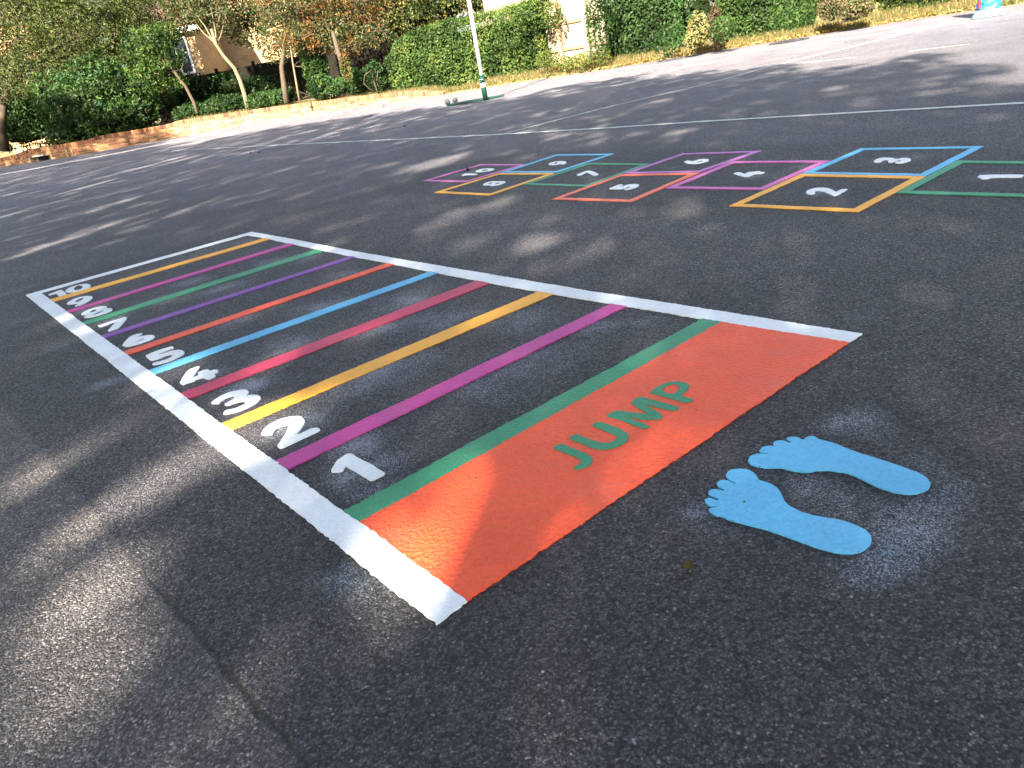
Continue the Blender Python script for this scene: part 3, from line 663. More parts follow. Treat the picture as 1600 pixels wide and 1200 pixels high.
# ------------------------------------------------------------------ foliage
def leaf_mesh(name, C, size, pal, w=0.5, parent=None, nrm=None, bias=0.6, var=0.3, clump=0.25, cs=1.6, droop=0.0, mat=None):
    """one mesh of many small folded leaves at the points C"""
    C = np.asarray(C); n = len(C)
    d = rng.normal(size=(n, 3)); d /= np.linalg.norm(d, axis=1)[:, None]
    if droop: d = d * (1 - droop) + np.array([0, 0, -1.0]) * droop; d /= np.linalg.norm(d, axis=1)[:, None]
    q = rng.normal(size=(n, 3))
    if nrm is not None: q = q * (1 - bias) + nrm * bias * 1.6
    q -= d * (q * d).sum(1)[:, None]; q /= np.linalg.norm(q, axis=1)[:, None] + 1e-9
    s = np.cross(d, q)
    L = (size * rng.uniform(.6, 1.3, n))[:, None]
    b0 = C - d * L * .5; tp = C + d * L * .5 - q * L * .08
    l = C + s * L * w * .5 + q * L * .07; r = C - s * L * w * .5 + q * L * .07
    V = np.stack([b0, l, tp, r], 1).reshape(-1, 3)
    i = np.arange(n) * 4
    F = np.concatenate([np.stack([i, i + 1, i + 2], 1), np.stack([i, i + 2, i + 3], 1)])
    pal = np.array(pal); k = rng.integers(0, len(pal), n)
    cn = np.array([noise.noise(Vector(c * cs)) for c in C[:, :3]]) if n < 60000 else np.zeros(n)
    k = np.where(rng.random(n) < 0.55, np.clip(((cn + .6) / 1.2 * len(pal)).astype(int), 0, len(pal) - 1), k)
    col = pal[k] * rng.uniform(1 - var, 1 + var, (n, 1)) * (1 + clump * cn * 2)[:, None]
    col = np.repeat(np.column_stack([np.clip(col, .004, 1), np.ones(n)]), 4, 0)
    return mesh_obj(name, V, F, mat or LEAF, parent, cols=col)

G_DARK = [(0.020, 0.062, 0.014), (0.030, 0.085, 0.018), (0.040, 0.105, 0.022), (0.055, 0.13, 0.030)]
G_MID = [(0.035, 0.095, 0.018), (0.055, 0.13, 0.022), (0.085, 0.17, 0.030), (0.13, 0.19, 0.04)]
G_YEL = [(0.06, 0.13, 0.02), (0.12, 0.19, 0.03), (0.18, 0.23, 0.04), (0.24, 0.24, 0.06)]
G_BRI = [(0.03, 0.095, 0.02), (0.05, 0.13, 0.025), (0.09, 0.17, 0.035), (0.04, 0.11, 0.035)]
G_AUT = [(0.10, 0.10, 0.03), (0.20, 0.12, 0.03), (0.27, 0.12, 0.035), (0.34, 0.18, 0.045), (0.13, 0.15, 0.045), (0.07, 0.10, 0.03)]
G_OLV = [(0.07, 0.10, 0.035), (0.10, 0.14, 0.045), (0.15, 0.17, 0.06), (0.12, 0.12, 0.06)]

def in_blobs(bl, n, shell=0.55):
    """points in ellipsoids (centre, radii), more of them near the skin, with lumps and holes"""
    vol = np.array([b[1][0] * b[1][1] * b[1][2] for b in bl]) ** 0.75; k = rng.choice(len(bl), n, p=vol / vol.sum())
    d = rng.normal(size=(n, 3)); d /= np.linalg.norm(d, axis=1)[:, None]
    r = rng.random(n) ** (1 / 3.0); r = np.where(rng.random(n) < shell, 0.82 + 0.2 * rng.random(n), r)
    c = np.array([b[0] for b in bl])[k]; R = np.array([b[1] for b in bl])[k]
    lump = np.array([noise.noise(Vector(v)) for v in (d * 2.3 + k[:, None] * 7.7)])
    r = r * (1 + 0.28 * lump)
    return c + d * R * r[:, None], d
def blob(px, py, Y, rx, rz=None, ry=None):
    """a crown lobe seen at that place, radii given in pixels of the photograph"""
    c = at(px, py, Y); s = (c - CP) @ FW / FPX
    return (c, np.array([rx * s, (ry or rx) * s, (rz or rx) * s]))

def limbs(mb, base, tops, r0, n=7, bend=0.25):
    for tp in tops:
        tp = np.asarray(tp, float); base = np.asarray(base, float); P = []
        off = rng.normal(size=3) * bend; off[2] = 0
        for k in range(n):
            u = k / (n - 1); P.append(base + (tp - base) * u + off * math.sin(u * math.pi) + rng.normal(size=3) * 0.03 * (0 < k < n - 1))
        mb.tube(P, [max(0.012, r0 * (1 - 0.8 * k / (n - 1))) for k in range(n)], 7)
    return mb

def tree(name, label, cat, blobs, trunk, pal, nleaf, size, twigs=40, group=None, bark=None, shell=.45, **kw):
    t = thing(name, label, cat, group)
    mb = MB(); pts = [np.asarray(p) for p in trunk[0]]
    mb.tube(pts, trunk[1], 9)
    top = pts[-1]
    for c, R in blobs:
        limbs(mb, pts[max(1, len(pts) - 2)], [c], trunk[1][-1] * .6, bend=.2)
        for _ in range(max(2, twigs // len(blobs))):
            d = rng.normal(size=3); d /= np.linalg.norm(d)
            limbs(mb, c - d * R * .2, [c + d * R * rng.uniform(.6, 1.05)], 0.016, n=5, bend=.12)
    mb.build('trunk', bark or BARK, t, True)
    P, d = in_blobs(blobs, nleaf, shell)
    P = P[P[:, 2] > 0.25]
    leaf_mesh('crown', P, size, pal, parent=t, **kw)
    return t

def bush(name, label, cat, blobs, pal, nleaf, size, group=None, core=0.62, **kw):
    t = thing(name, label, cat, group)
    base = np.mean([b[0] for b in blobs], axis=0); base[2] = max(0.0, min(b[0][2] - b[1][2] for b in blobs))
    for c, R in blobs if core else []:
        mb = MB(); base = np.array([c[0], c[1], max(0.0, c[2] - R[2])])
        for _ in range(3):
            d = rng.normal(size=3); limbs(mb, base, [c + d / np.linalg.norm(d) * R * .7], 0.02, n=5)
        mb.build('stem', BARK, t, True)
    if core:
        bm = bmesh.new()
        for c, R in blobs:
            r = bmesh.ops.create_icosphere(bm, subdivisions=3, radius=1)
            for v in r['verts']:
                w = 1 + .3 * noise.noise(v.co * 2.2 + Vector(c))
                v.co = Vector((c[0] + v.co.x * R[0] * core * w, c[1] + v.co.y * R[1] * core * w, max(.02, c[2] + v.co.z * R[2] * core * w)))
        me = bpy.data.meshes.new('inner_twig_shade'); bm.to_mesh(me); bm.free(); me.materials.append(TWIG_SHADE)
        o = bpy.data.objects.new('inner_twig_shade', me); COL.objects.link(o); o.parent = t
    P, d = in_blobs(blobs, nleaf, .7); k = P[:, 2] > .03; P = P[k]; d = d[k]
    leaf_mesh('foliage', P, size, pal, parent=t, nrm=d, bias=.45, **kw)
    return t

def hedge(label, x0, x1, d0, depth, prof, pal, dens, size, extra=(), cat='hedge', zb=0.0, **kw):
    """clipped hedge: runs behind the edge between two columns of the photo; prof = [(px, height m)]"""
    t = thing('clipped_hedge', label, cat)
    px = [p[0] for p in prof]; hz_ = [p[1] for p in prof]
    Hf = lambda u: float(np.interp(x0 + u * (x1 - x0), px, hz_))
    A = back(x0, d0); B = back(x1, d0); D = back((x0 + x1) / 2, d0 + depth) - back((x0 + x1) / 2, d0); Ln = np.linalg.norm(B - A)
    def S(u, v, w, o=0.0):
        """u along, v depth 0..1, w height 0..1"""
        h = Hf(u)
        n1 = noise.noise(Vector((u * Ln * 1.1, v * 2 + 3, w * h * 1.1))) * .17 + noise.noise(Vector((u * Ln * 3, v * 5, w * h * 3))) * .06
        rnd_ = 0.14 * max(0, w - .8) / .2
        return A + (B - A) * u + D * v + np.array([0, 0, zb + h * w]) + np.array([D[0], D[1], 0]) / depth * (-(1 - 2 * v) * (n1 - rnd_ + o)) + np.array([0, 0, (w - .5) * n1])
    # inner mass
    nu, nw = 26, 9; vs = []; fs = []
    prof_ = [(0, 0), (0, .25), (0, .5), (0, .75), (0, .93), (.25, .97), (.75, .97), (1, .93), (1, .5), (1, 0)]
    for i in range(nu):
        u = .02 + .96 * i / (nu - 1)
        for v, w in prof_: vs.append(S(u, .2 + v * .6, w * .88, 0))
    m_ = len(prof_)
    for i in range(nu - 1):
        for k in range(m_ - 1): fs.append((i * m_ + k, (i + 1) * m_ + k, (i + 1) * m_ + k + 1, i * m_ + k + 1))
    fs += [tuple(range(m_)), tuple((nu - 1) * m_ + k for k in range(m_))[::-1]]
    mesh_obj('inner_twig_shade', vs, fs, TWIG_SHADE, t)
    h_ = np.mean(hz_); nf = int(dens * Ln * h_); nt = int(dens * Ln * depth * .8); ne = int(dens * depth * h_ * .9)
    P = []; Nn = []
    fw = -D / np.linalg.norm(D); al = (B - A) / Ln
    for _ in range(nf): P.append(S(rng.random(), 0, rng.random() ** .95 * 1.0 + .02, rng.uniform(-.12, .05))); Nn.append(fw + [0, 0, .3])
    for _ in range(nt): P.append(S(rng.random(), rng.random(), 1.0 + rng.uniform(-.04, .04))); Nn.append([0, 0, 1.])
    for _ in range(ne):
        e = rng.random() < .5; P.append(S(rng.uniform(-.02, .03) if e else rng.uniform(.97, 1.02), rng.random(), rng.random())); Nn.append(-al if e else al)
    for bl, nn in extra:
        p, d = in_blobs(bl, nn, .7); P += list(p); Nn += list(d)
    leaf_mesh('foliage', np.array(P), size, pal, w=.55, parent=t, nrm=np.array(Nn), bias=.5, **kw)
    return t

def hgt(x, y, d):                                 # height of something seen at x,y standing d metres behind the edge
    p = back(x, d); 
    for _ in range(3):
        q = at(x, y, p[1])
    return q[2]

hedge('long clipped green hedge behind the netball post, its top rising to the right', 584, 832, .75, 1.3,
      [(584, hgt(584, 92, .6)), (605, hgt(605, 68, .6)), (640, hgt(640, 50, .6)), (690, hgt(690, 36, .6)), (740, hgt(740, 26, .6)), (790, hgt(790, 14, .6)), (832, hgt(832, 6, .6))],
      G_MID, 1000, .08, extra=[([blob(835, 22, 20.6, 38, 26), blob(862, 24, 20.2, 20, 20), (blob(800, 40, 20.5, 30, 30))], 1800)], clump=.3)
hedge('tall dark glossy hedge between the pale fence panels and the trellis gap', 932, 1068, .7, 1.3, [(932, 2.5), (1068, 2.5)], G_DARK[1:] + G_MID[:1], 1050, .08,
      extra=[([blob(935, 40, 18.6, 22, 40), blob(1045, 62, 17.2, 28, 24), blob(940, 15, 18.8, 26, 30)], 1400)], clump=.3)
hedge('rounded glossy green hedge right of the trellis gap', 1118, 1268, .65, 1.2, [(1118, 1.9), (1268, 1.7)], G_MID[:3] + G_DARK[2:], 1050, .075,
      extra=[([blob(1130, 45, 16.4, 22, 20), blob(1235, 18, 15.6, 34, 26)], 1200)], clump=.3)
hedge('low ragged green hedge at the far right beside the blue cover', 1375, 1520, .9, 1.0, [(1375, .9), (1520, .9)], G_YEL[:3] + G_MID, 700, .07, clump=.4)
hedge('green hedge at the far right edge behind the blue cover', 1545, 1600, 1.6, 1.0, [(1545, 1.1), (1600, 1.1)], G_MID, 700, .07, clump=.4)

# ---- pale closeboard fence
CREAM = plain('weathered_pale_timber', (0.25, 0.21, 0.145), 0.85, 0.6, 26, 0.25, use_tint=True)
RAILM = plain('rail_timber', (0.17, 0.12, 0.075), 0.9, 0.6, 30, 0.3)
POSTM = plain('post_timber', (0.30, 0.19, 0.11), 0.9, 0.6, 30, 0.3)
fence = thing('timber_fence', 'sunlit cream closeboard fence with three brown rails between two hedges', 'fence')
fa, fb = back(800, 1.35), back(960, 1.35); ft = (fb - fa); fl = np.linalg.norm(ft); ft /= fl; fn = np.array([-ft[1], ft[0], 0]); fn = fn if fn[1] > 0 else -fn
mb = MB(); s = -1.2
while s < fl + 0.35:
    mb.col = (*(np.ones(3) * rng.uniform(.86, 1.1)), 1)
    p = fa + ft * s; mb.box([p[0] + fn[0] * rng.uniform(.0, .006), p[1] + fn[1] * rng.uniform(0, .006), 1.17], (.112, .014, 2.1 + rng.uniform(-.01, .01)), ft, fn, bev=.002); s += .124
mb.build('boards', CREAM, fence)
for z in (.55, 1.15, 1.78):
    mb = MB(); p = fa + ft * (fl / 2 - .4) - fn * .032; mb.box([p[0], p[1], z], (fl + 1.5, .045, .075), ft, fn, bev=.004); mb.build('rail', RAILM, fence)
for x, mt, w in ((876, POSTM, .085), (917, CREAM, .12), (835, POSTM, .09)):
    P_ = at(x, 60, 20); k = None
    # put the post where the ray through that column meets the fence line
    best = min(np.linspace(-1, fl + 1, 300), key=lambda s_: abs(((fa + ft * s_ + [0, 0, 1.0]) - CP) @ RR / (((fa + ft * s_ + [0, 0, 1.0]) - CP) @ FW) - (x - 800) / FPX))
    p = fa + ft * best - fn * .1
    mb = MB(); mb.box([p[0], p[1], 1.15], (w, .09, 2.3), ft, fn, bev=.006); mb.build('post', mt, fence)

# ---- dark trellis in the gap
trel = thing('trellis_panel', 'grey lattice trellis panel in the gap between two hedges', 'trellis')
ta, tb = back(1050, 1.5), back(1140, 1.5); tt = tb - ta; tl = np.linalg.norm(tt); tt /= tl; tn = np.array([-tt[1], tt[0], 0]); tn = tn if tn[1] > 0 else -tn
TRM = plain('grey_lattice', (0.12, 0.115, 0.10), 0.85, 0.4, 40, 0.2)
mb = MB()
for sgn in (-1, 1):
    k = -2.2
    while k < tl + 2.2:
        a = ta + tt * k + [0, 0, .1]; b_ = ta + tt * (k + sgn * 1.9) + [0, 0, 2.0]
        # clip to the panel
        pts = [a + (b_ - a) * u for u in np.linspace(0, 1, 40)]; pts = [p for p in pts if 0 <= (p - ta) @ tt <= tl]
        if len(pts) > 2: mb.tube([pts[0] + tn * .01 * sgn, pts[-1] + tn * .01 * sgn], .012, 4)
        k += .13
mb.build('lattice', TRM, trel)
mb = MB()
for s_ in (0, tl): p = ta + tt * s_; mb.box([p[0], p[1], 1.05], (.07, .07, 2.1), tt, tn, bev=.004)
for z in (.1, 2.0): p = ta + tt * tl / 2; mb.box([p[0], p[1], z], (tl, .05, .06), tt, tn)
mb.build('frame', TRM, trel)
bush('dark_shrub', 'dark evergreen shrub filling the space behind the trellis', 'shrub', [blob(1095, 25, 19.5, 46, 40), blob(1110, 55, 19.3, 30, 24)], G_DARK, 2500, .10)
bush('pale_shrub', 'small pale yellow green shrub in front of the trellis', 'shrub', [blob(1092, 45, 17.3, 17, 24), blob(1080, 62, 17.0, 14, 12)], [(0.30, 0.32, 0.08), (0.38, 0.36, 0.14), (0.22, 0.28, 0.06)], 1500, .06)
bush('brown_shrub', 'dry brown twiggy growth right of the trellis', 'shrub', [blob(1118, 42, 17.2, 13, 30)], [(0.13, 0.10, 0.05), (0.20, 0.14, 0.08), (0.10, 0.10, 0.04)], 900, .06)
bush('dry_shrub', 'straggly dry shrub in the gap before the low far right hedge', 'shrub', [blob(1300, 12, 16.4, 22, 18), blob(1340, 12, 16.0, 26, 16)], [(0.22, 0.15, 0.08), (0.28, 0.22, 0.10), (0.12, 0.14, 0.05), (0.10, 0.12, 0.04)], 2200, .06)
bush('fence_weeds', 'leafy weeds growing at the foot of the cream fence', 'weeds', [blob(855, 92, 19.7, 20, 12), blob(880, 97, 19.4, 18, 9), blob(846, 70, 19.9, 9, 14), blob(905, 96, 19.0, 30, 9), blob(940, 88, 18.7, 14, 12), blob(928, 62, 19.2, 12, 28), blob(915, 88, 19.0, 20, 8)], G_YEL, 2400, .06, core=0)

# ---- netball post
post = thing('netball_post', 'white netball post on a dark green wheeled base standing on the tarmac', 'netball post')
GRN = plain('green_powder_coat', (0.004, 0.034, 0.022), 0.4, 0.1, 60, 0.15)
WHT = plain('white_tube', (0.72, 0.76, 0.74), 0.35, 0.0, 40, 0.05)
RUB = plain('dark_rubber', (0.03, 0.035, 0.035), 0.7, 0.2, 60)
pb = gnd(759, 157); e0, e1 = gnd(698, 166.5), gnd(787, 151.5)
bt = (e1 - e0); bl_ = np.linalg.norm(bt); bt /= bl_; bn = np.array([-bt[1], bt[0], 0])
mb = MB().tube([pb + [0, 0, .40], pb + [0, 0, 3.05]], .034, 16); mb.build('pole', WHT, post, True)
mb = MB().tube([pb + [0, 0, .02], pb + [0, 0, .43]], .046, 16); mb.tube([pb + [0, 0, .43], pb + [0, 0, .445]], .05, 16)
slv = mb.build('sleeve', GRN, post, True)
mb = MB().tube([pb + [0, 0, .235], pb + [0, 0, .30]], .0475, 16); mb.build('sticker', WHT, slv, True)
mb = MB().tube([pb + bn * -.04 + [0, 0, .37], pb + bn * -.12 + [0, 0, .37]], .012, 8); mb.tube([pb + bn * -.12 + bt * -.04 + [0, 0, .37], pb + bn * -.12 + bt * .04 + [0, 0, .37]], .01, 8); mb.build('clamp_knob', GRN, post)
# base: flat curved steel plate, tapering to its ends
nb = 26; vs = []; fs = []
for i in range(nb):
    u = i / (nb - 1); c = e0 + bt * bl_ * u; wd = 0.035 + 0.15 * math.sin(math.pi * min(1, u * 1.05)) ** .8
    for (o, z) in ((-wd, .010), (-wd, .026), (-wd * .4, .040), (wd * .4, .040), (wd + .03, .026), (wd + .03, .010)):
        vs.append(c + bn * (o + .04) + [0, 0, z])
for i in range(nb - 1):
    for k in range(6): fs.append((i * 6 + k, (i + 1) * 6 + k, (i + 1) * 6 + (k + 1) % 6, i * 6 + (k + 1) % 6))
fs += [tuple(range(6)), tuple((nb - 1) * 6 + k for k in range(6))[::-1]]
mesh_obj('base', vs, fs, GRN, post)
for k, (u, o) in enumerate(((.03, -.02), (.13, .16))):
    c = e0 + bt * bl_ * u + bn * o + [0, 0, .075]
    mb = MB().tube([c - bn * .02, c + bn * .02], .05, 18); w_ = mb.build('wheel', RUB, post, True)
    mb = MB().tube([c - bn * .026, c + bn * .026], .018, 12); mb.build('hub', GRN, w_, True)
mb = MB(); rc = pb + np.array([-.1, -.25, 3.05]); mb.tube([pb + [0, 0, 3.03], rc + np.array([.05, .1, 0])], .012, 8)
mb.tube([rc + np.array([math.cos(q) * .19, math.sin(q) * .19 - .08, 0]) for q in np.linspace(0, 2 * math.pi, 25)], .008, 6); mb.build('ring', GRN, post)

# ---- blue ruffled cover at the far right
bc = gnd(1544, 26); vs = []; fs = []; na, nzv = 64, 44
for j in range(nzv):
    z = 1.15 * j / (nzv - 1)
    for i in range(na):
        q = 2 * math.pi * i / na
        r = .165 + .06 * math.exp(-z / .05) + .012 * math.sin(z * 60 + 2.2 * math.sin(q * 2) + .9 * math.cos(q * 3)) + .016 * noise.noise(Vector((math.cos(q) * 2, math.sin(q) * 2, z * 9)))
        r += .02 * math.exp(-z / .06) * math.sin(q * 4 + .6)
        if z > 1.05: r *= 1 - ((z - 1.05) / .1) ** 2 * .9
        vs.append((bc[0] + math.cos(q) * r, bc[1] + math.sin(q) * r, z + .012))
for j in range(nzv - 1):
    for i in range(na): fs.append((j * na + i, j * na + (i + 1) % na, (j + 1) * na + (i + 1) % na, (j + 1) * na + i))
fs.append(tuple((nzv - 1) * na + i for i in range(na)))
cov = thing('fabric_cover', 'bright blue gathered fabric cover with a pale flared hem at the tarmac edge', 'fabric cover')
BLU = plain('blue_fabric', (0.012, 0.11, 0.42), 0.55, 0.5, 30, 0.25)
mesh_obj('fabric', vs, fs, BLU, cov, True)
vs = []; fs = []
for j in range(6):
    for i in range(na):
        q = 2 * math.pi * i / na; z = .012 + .02 * j; r = .245 - .012 * j + .024 * math.sin(q * 4 + .6) * (1 - j / 8) + .006
        vs.append((bc[0] + math.cos(q) * r, bc[1] + math.sin(q) * r, z))
for j in range(5):
    for i in range(na): fs.append((j * na + i, j * na + (i + 1) % na, (j + 1) * na + (i + 1) % na, (j + 1) * na + i))
hem = mesh_obj('hem', vs, fs, plain('pale_hem', (0.15, 0.25, 0.34), 0.6, 0.2, 40), cov, True)
mb = MB(); mb.tube([bc + np.array([-.175, -.03, .14]), bc + np.array([-.18, -.04, .28])], .02, 8); mb.build('strap', plain('dark_red_strap', (0.20, 0.02, 0.02), 0.6), cov)

# ------------------------------------------------------------------ trees and shrubs on the left
def trunk_px(pts, Y, r0, r1):
    P = [at(x, y, Y) for x, y in pts]
    return (P, list(np.linspace(r0, r1, len(P))))

# big broad-leaved bush leaning over the wall
bush('broadleaf_bush', 'large broad-leaved green bush leaning over the low brick wall', 'bush',
     [blob(130, 165, 26.3, 62, 44), blob(95, 150, 26.6, 45, 38), blob(180, 140, 26.8, 48, 36), blob(120, 205, 25.9, 46, 22), blob(170, 185, 26.2, 50, 28), blob(150, 120, 27.0, 50, 34), blob(215, 168, 26.6, 34, 26)], G_BRI, 12000, .13, clump=.35)
tree('weeping_tree', 'tall bright green tree at the far left with hanging foliage', 'tree',
     [blob(30, 60, 27.5, 75, 60), blob(120, 40, 28, 85, 60), blob(190, 60, 28, 60, 45), blob(60, 110, 27, 50, 40), blob(15, 120, 27.6, 55, 36), blob(160, -20, 28, 90, 60), blob(40, -40, 28, 90, 60), blob(230, 25, 28.5, 55, 50), blob(-30, 20, 28, 70, 90), blob(130, 95, 27.6, 50, 28), blob(225, 85, 28.2, 40, 34)],
     trunk_px([(8, 236), (2, 205), (6, 160), (20, 110), (30, 60)], 27.8, .16, .08), G_YEL + G_OLV[1:3] + [(0.16, 0.24, 0.045), (0.10, 0.17, 0.03), (0.05, 0.10, 0.02)], 66000, .11, droop=.35, w=.34, clump=.35)
tree('leaning_tree', 'slim tree behind the sunlit wall leaning left, forking over the yellow brick house', 'tree',
     [blob(340, 10, 26.5, 50, 40), blob(300, 24, 26.8, 38, 26), blob(385, 42, 27, 34, 30), blob(330, -35, 27, 60, 40), blob(405, 12, 27, 40, 34), blob(280, -5, 27, 40, 30)],
     trunk_px([(388, 173), (383, 150), (375, 125), (366, 106), (350, 88), (338, 70), (330, 45)], 25.4, .075, .04), G_AUT[:2] + G_OLV + G_MID[:2], 15000, .10, twigs=70, bark=BARK_PALE, clump=.3)
tree('slender_tree', 'thin grey stemmed tree in the shade, left of the leaning pale one', 'tree',
     [blob(250, 95, 26.3, 36, 28), blob(228, 70, 26.6, 40, 26), blob(238, 120, 26.2, 36, 24), blob(258, 55, 26.6, 24, 20), blob(275, 128, 26.2, 18, 12)],
     trunk_px([(311, 186), (303, 160), (290, 135), (272, 112), (262, 95)], 26.0, .06, .03), G_BRI[:2] + G_YEL[:2] + G_MID[:2], 7000, .11, clump=.35)
tree('dark_tree', 'dark trunked tree standing in deep shade behind the bush', 'tree',
     [blob(215, 120, 28, 44, 30), blob(190, 100, 28.4, 44, 30), blob(250, 145, 27.6, 30, 20)],
     trunk_px([(226, 198), (222, 175), (214, 150), (205, 120)], 27.0, .12, .07), G_DARK + G_MID[:1], 6000, .11)
tree('autumn_tree', 'spreading tree with orange and rust leaves above the ivy-clad stems', 'tree',
     [blob(455, 30, 24.6, 50, 38), blob(520, 40, 24.2, 52, 36), blob(585, 45, 23.8, 34, 30), blob(430, 75, 24.8, 26, 24), blob(490, 75, 24.2, 30, 16), blob(545, 72, 24.0, 30, 14), blob(480, -10, 24.6, 80, 40), blob(560, 5, 24.2, 60, 30), blob(470, 60, 24.0, 40, 26)],
     trunk_px([(448, 160), (444, 135), (440, 105), (445, 70), (450, 40)], 24.4, .09, .05), G_AUT + G_OLV, 21000, .085, twigs=130, clump=.45, cs=1.0)
mb = MB(); t = thing('sapling', 'thin pale straight stem in front of the ivy-clad trunk', 'sapling')
mb.tube([at(468, 157, 23.4), at(463, 130, 23.4), at(457, 95, 23.4), at(452, 60, 23.4)], [.032, .028, .022, .015], 8); mb.build('trunk', BARK_PALE, t, True)
leaf_mesh('crown', in_blobs([blob(452, 62, 23.4, 14, 14)], 300)[0], .08, G_AUT, parent=t)
bush('ivy_column', 'bright green ivy climbing a stump under the autumn tree', 'ivy', [blob(492, 105, 24.2, 20, 32), blob(500, 135, 24.0, 22, 18), blob(482, 85, 24.4, 16, 16), blob(515, 145, 23.9, 20, 9)], G_BRI, 5200, .10, clump=.4)
mb = MB(); t = thing('ivy_trunk', 'brown leaning trunk with patchy ivy in the dark gap left of the long hedge', 'tree trunk')
mb.tube([at(542, 125, 22.6), at(536, 105, 22.6), at(528, 80, 22.6), at(520, 50, 22.8)], [.07, .065, .06, .05], 10); mb.build('trunk', BARK, t, True)
leaf_mesh('ivy', in_blobs([blob(540, 105, 22.5, 9, 22)], 350)[0], .08, G_YEL + G_AUT, parent=t)
bush('low_shrub', 'low dark green shrub between the ivy and the long hedge', 'shrub', [blob(560, 126, 23.6, 26, 18), blob(540, 132, 23.9, 24, 12), blob(588, 120, 23.0, 16, 24)], G_DARK + G_MID[:2], 4200, .09)
bush('bank_ivy', 'dark trailing ground ivy behind the brick wall beside the leaning tree', 'ivy', [blob(350, 165, 26.2, 40, 16), blob(420, 158, 25.6, 40, 16), blob(300, 175, 26.6, 30, 14), blob(445, 150, 25.0, 24, 12)], G_DARK + G_MID[:1], 5200, .09)
bush('yellow_tree_crown', 'soft yellow green bushy tree rising behind the long hedge', 'tree', [blob(650, 18, 24.5, 52, 34), blob(610, 30, 24.2, 30, 34), blob(700, 8, 24.5, 50, 26), blob(745, 3, 24.0, 28, 20), blob(650, -30, 25, 90, 40)], G_YEL + G_OLV, 12000, .085, core=.6, clump=.35)
# dark boundary hedge and thicket behind
hd = thing('thicket', 'dark evergreen thicket in shade behind the trees on the left', 'thicket')
bl = [blob(5, 165, 29.8, 55, 50), blob(75, 150, 30.2, 50, 34), blob(30, 190, 30.5, 70, 40), blob(110, 185, 31, 70, 44), blob(200, 170, 31, 60, 40), blob(285, 150, 30, 50, 38), blob(350, 140, 30.5, 50, 26), blob(410, 142, 30, 44, 26)]
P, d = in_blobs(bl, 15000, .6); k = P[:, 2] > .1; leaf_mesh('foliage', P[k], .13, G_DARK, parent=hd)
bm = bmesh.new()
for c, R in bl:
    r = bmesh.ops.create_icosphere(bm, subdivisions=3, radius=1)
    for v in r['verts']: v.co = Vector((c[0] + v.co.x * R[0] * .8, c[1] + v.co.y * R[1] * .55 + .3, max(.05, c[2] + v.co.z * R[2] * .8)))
me = bpy.data.meshes.new('inner_twig_shade'); bm.to_mesh(me); bm.free(); me.materials.append(TWIG_SHADE); o = bpy.data.objects.new('inner_twig_shade', me); COL.objects.link(o); o.parent = hd

# ---- dark boarded fence across the back
BF = plain('shade_boarding', (0.011, 0.010, 0.008), 0.9, 0.5, 20, 0.4)  # boards darkened so the shade under the trees sits in their colour
dfence = thing('dark_fence', 'board fence coloured near black to read as shaded behind the left hand trees', 'fence')
mb = MB(); a, b_ = at(300, 170, 32), at(620, 110, 27.5); a[2] = b_[2] = 0; t = b_ - a; l = np.linalg.norm(t); t /= l
for s in np.arange(0, l, .15): p = a + t * s; mb.box([p[0], p[1], .9], (.143, .02, 1.75 + rng.uniform(-.01, .01)), t, bev=.003)
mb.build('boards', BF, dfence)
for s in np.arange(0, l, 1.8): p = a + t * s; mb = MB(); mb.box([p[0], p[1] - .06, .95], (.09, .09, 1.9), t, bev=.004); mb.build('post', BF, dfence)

# ------------------------------------------------------------------ houses
def brick_mat(name, c1, c2, mort, sc=1.0):
    m, ns, ls, b = new_mat(name); tc = ns.new('ShaderNodeTexCoord'); g = ns.new('ShaderNodeNewGeometry')
    xyz = ns.new('ShaderNodeSeparateXYZ'); ls.new(tc.outputs['Object'], xyz.inputs[0])
    u = math_(ns, ls, 'ADD', xyz.outputs[0], xyz.outputs[1]); cv = ns.new('ShaderNodeCombineXYZ'); ls.new(u, cv.inputs[0]); ls.new(xyz.outputs[2], cv.inputs[1])
    bt_ = ns.new('ShaderNodeTexBrick'); ls.new(cv.outputs[0], bt_.inputs['Vector'])
    bt_.inputs['Scale'].default_value = 1.0; bt_.inputs['Brick Width'].default_value = .225; bt_.inputs['Row Height'].default_value = .075; bt_.inputs['Mortar Size'].default_value = .009
    bt_.inputs['Color1'].default_value = (*c1, 1); bt_.inputs['Color2'].default_value = (*c2, 1); bt_.inputs['Mortar'].default_value = (*mort, 1); bt_.inputs['Bias'].default_value = 0
    nz = N(ns, 'ShaderNodeTexNoise', Scale=3.0, Detail=5.0); ls.new(tc.outputs['Object'], nz.inputs['Vector']); r = ramp(ns, [(.3, .8), (.7, 1.15)]); ls.new(nz.outputs['Fac'], r.inputs[0])
    ls.new(mixc(ns, ls, 1.0, bt_.outputs['Color'], r.outputs[0], 'MULTIPLY'), b.inputs['Base Color']); b.inputs['Roughness'].default_value = .9
    bp = N(ns, 'ShaderNodeBump', Strength=.6, Distance=.01); ls.new(bt_.outputs['Fac'], bp.inputs['Height']); bp.invert = True; ls.new(bp.outputs[0], b.inputs['Normal'])
    return m
YB = brick_mat('buff_brick', (0.42, 0.27, 0.12), (0.34, 0.20, 0.085), (0.40, 0.34, 0.24))
UPVC = plain('white_frame', (0.78, 0.79, 0.79), .4, 0, 30, .04)
GLS = plain('window_glass', (0.04, 0.05, 0.06), .08, 0, 30, .1)
TILE = plain('roof_tile', (0.07, 0.04, 0.03), .85, .7, 14, .3)
house = thing('brick_house', 'buff brick house with white framed window seen through the trees on the left', 'house')
c0 = at(317, 100, 33.0); w0 = at(222, 100, 33.0)
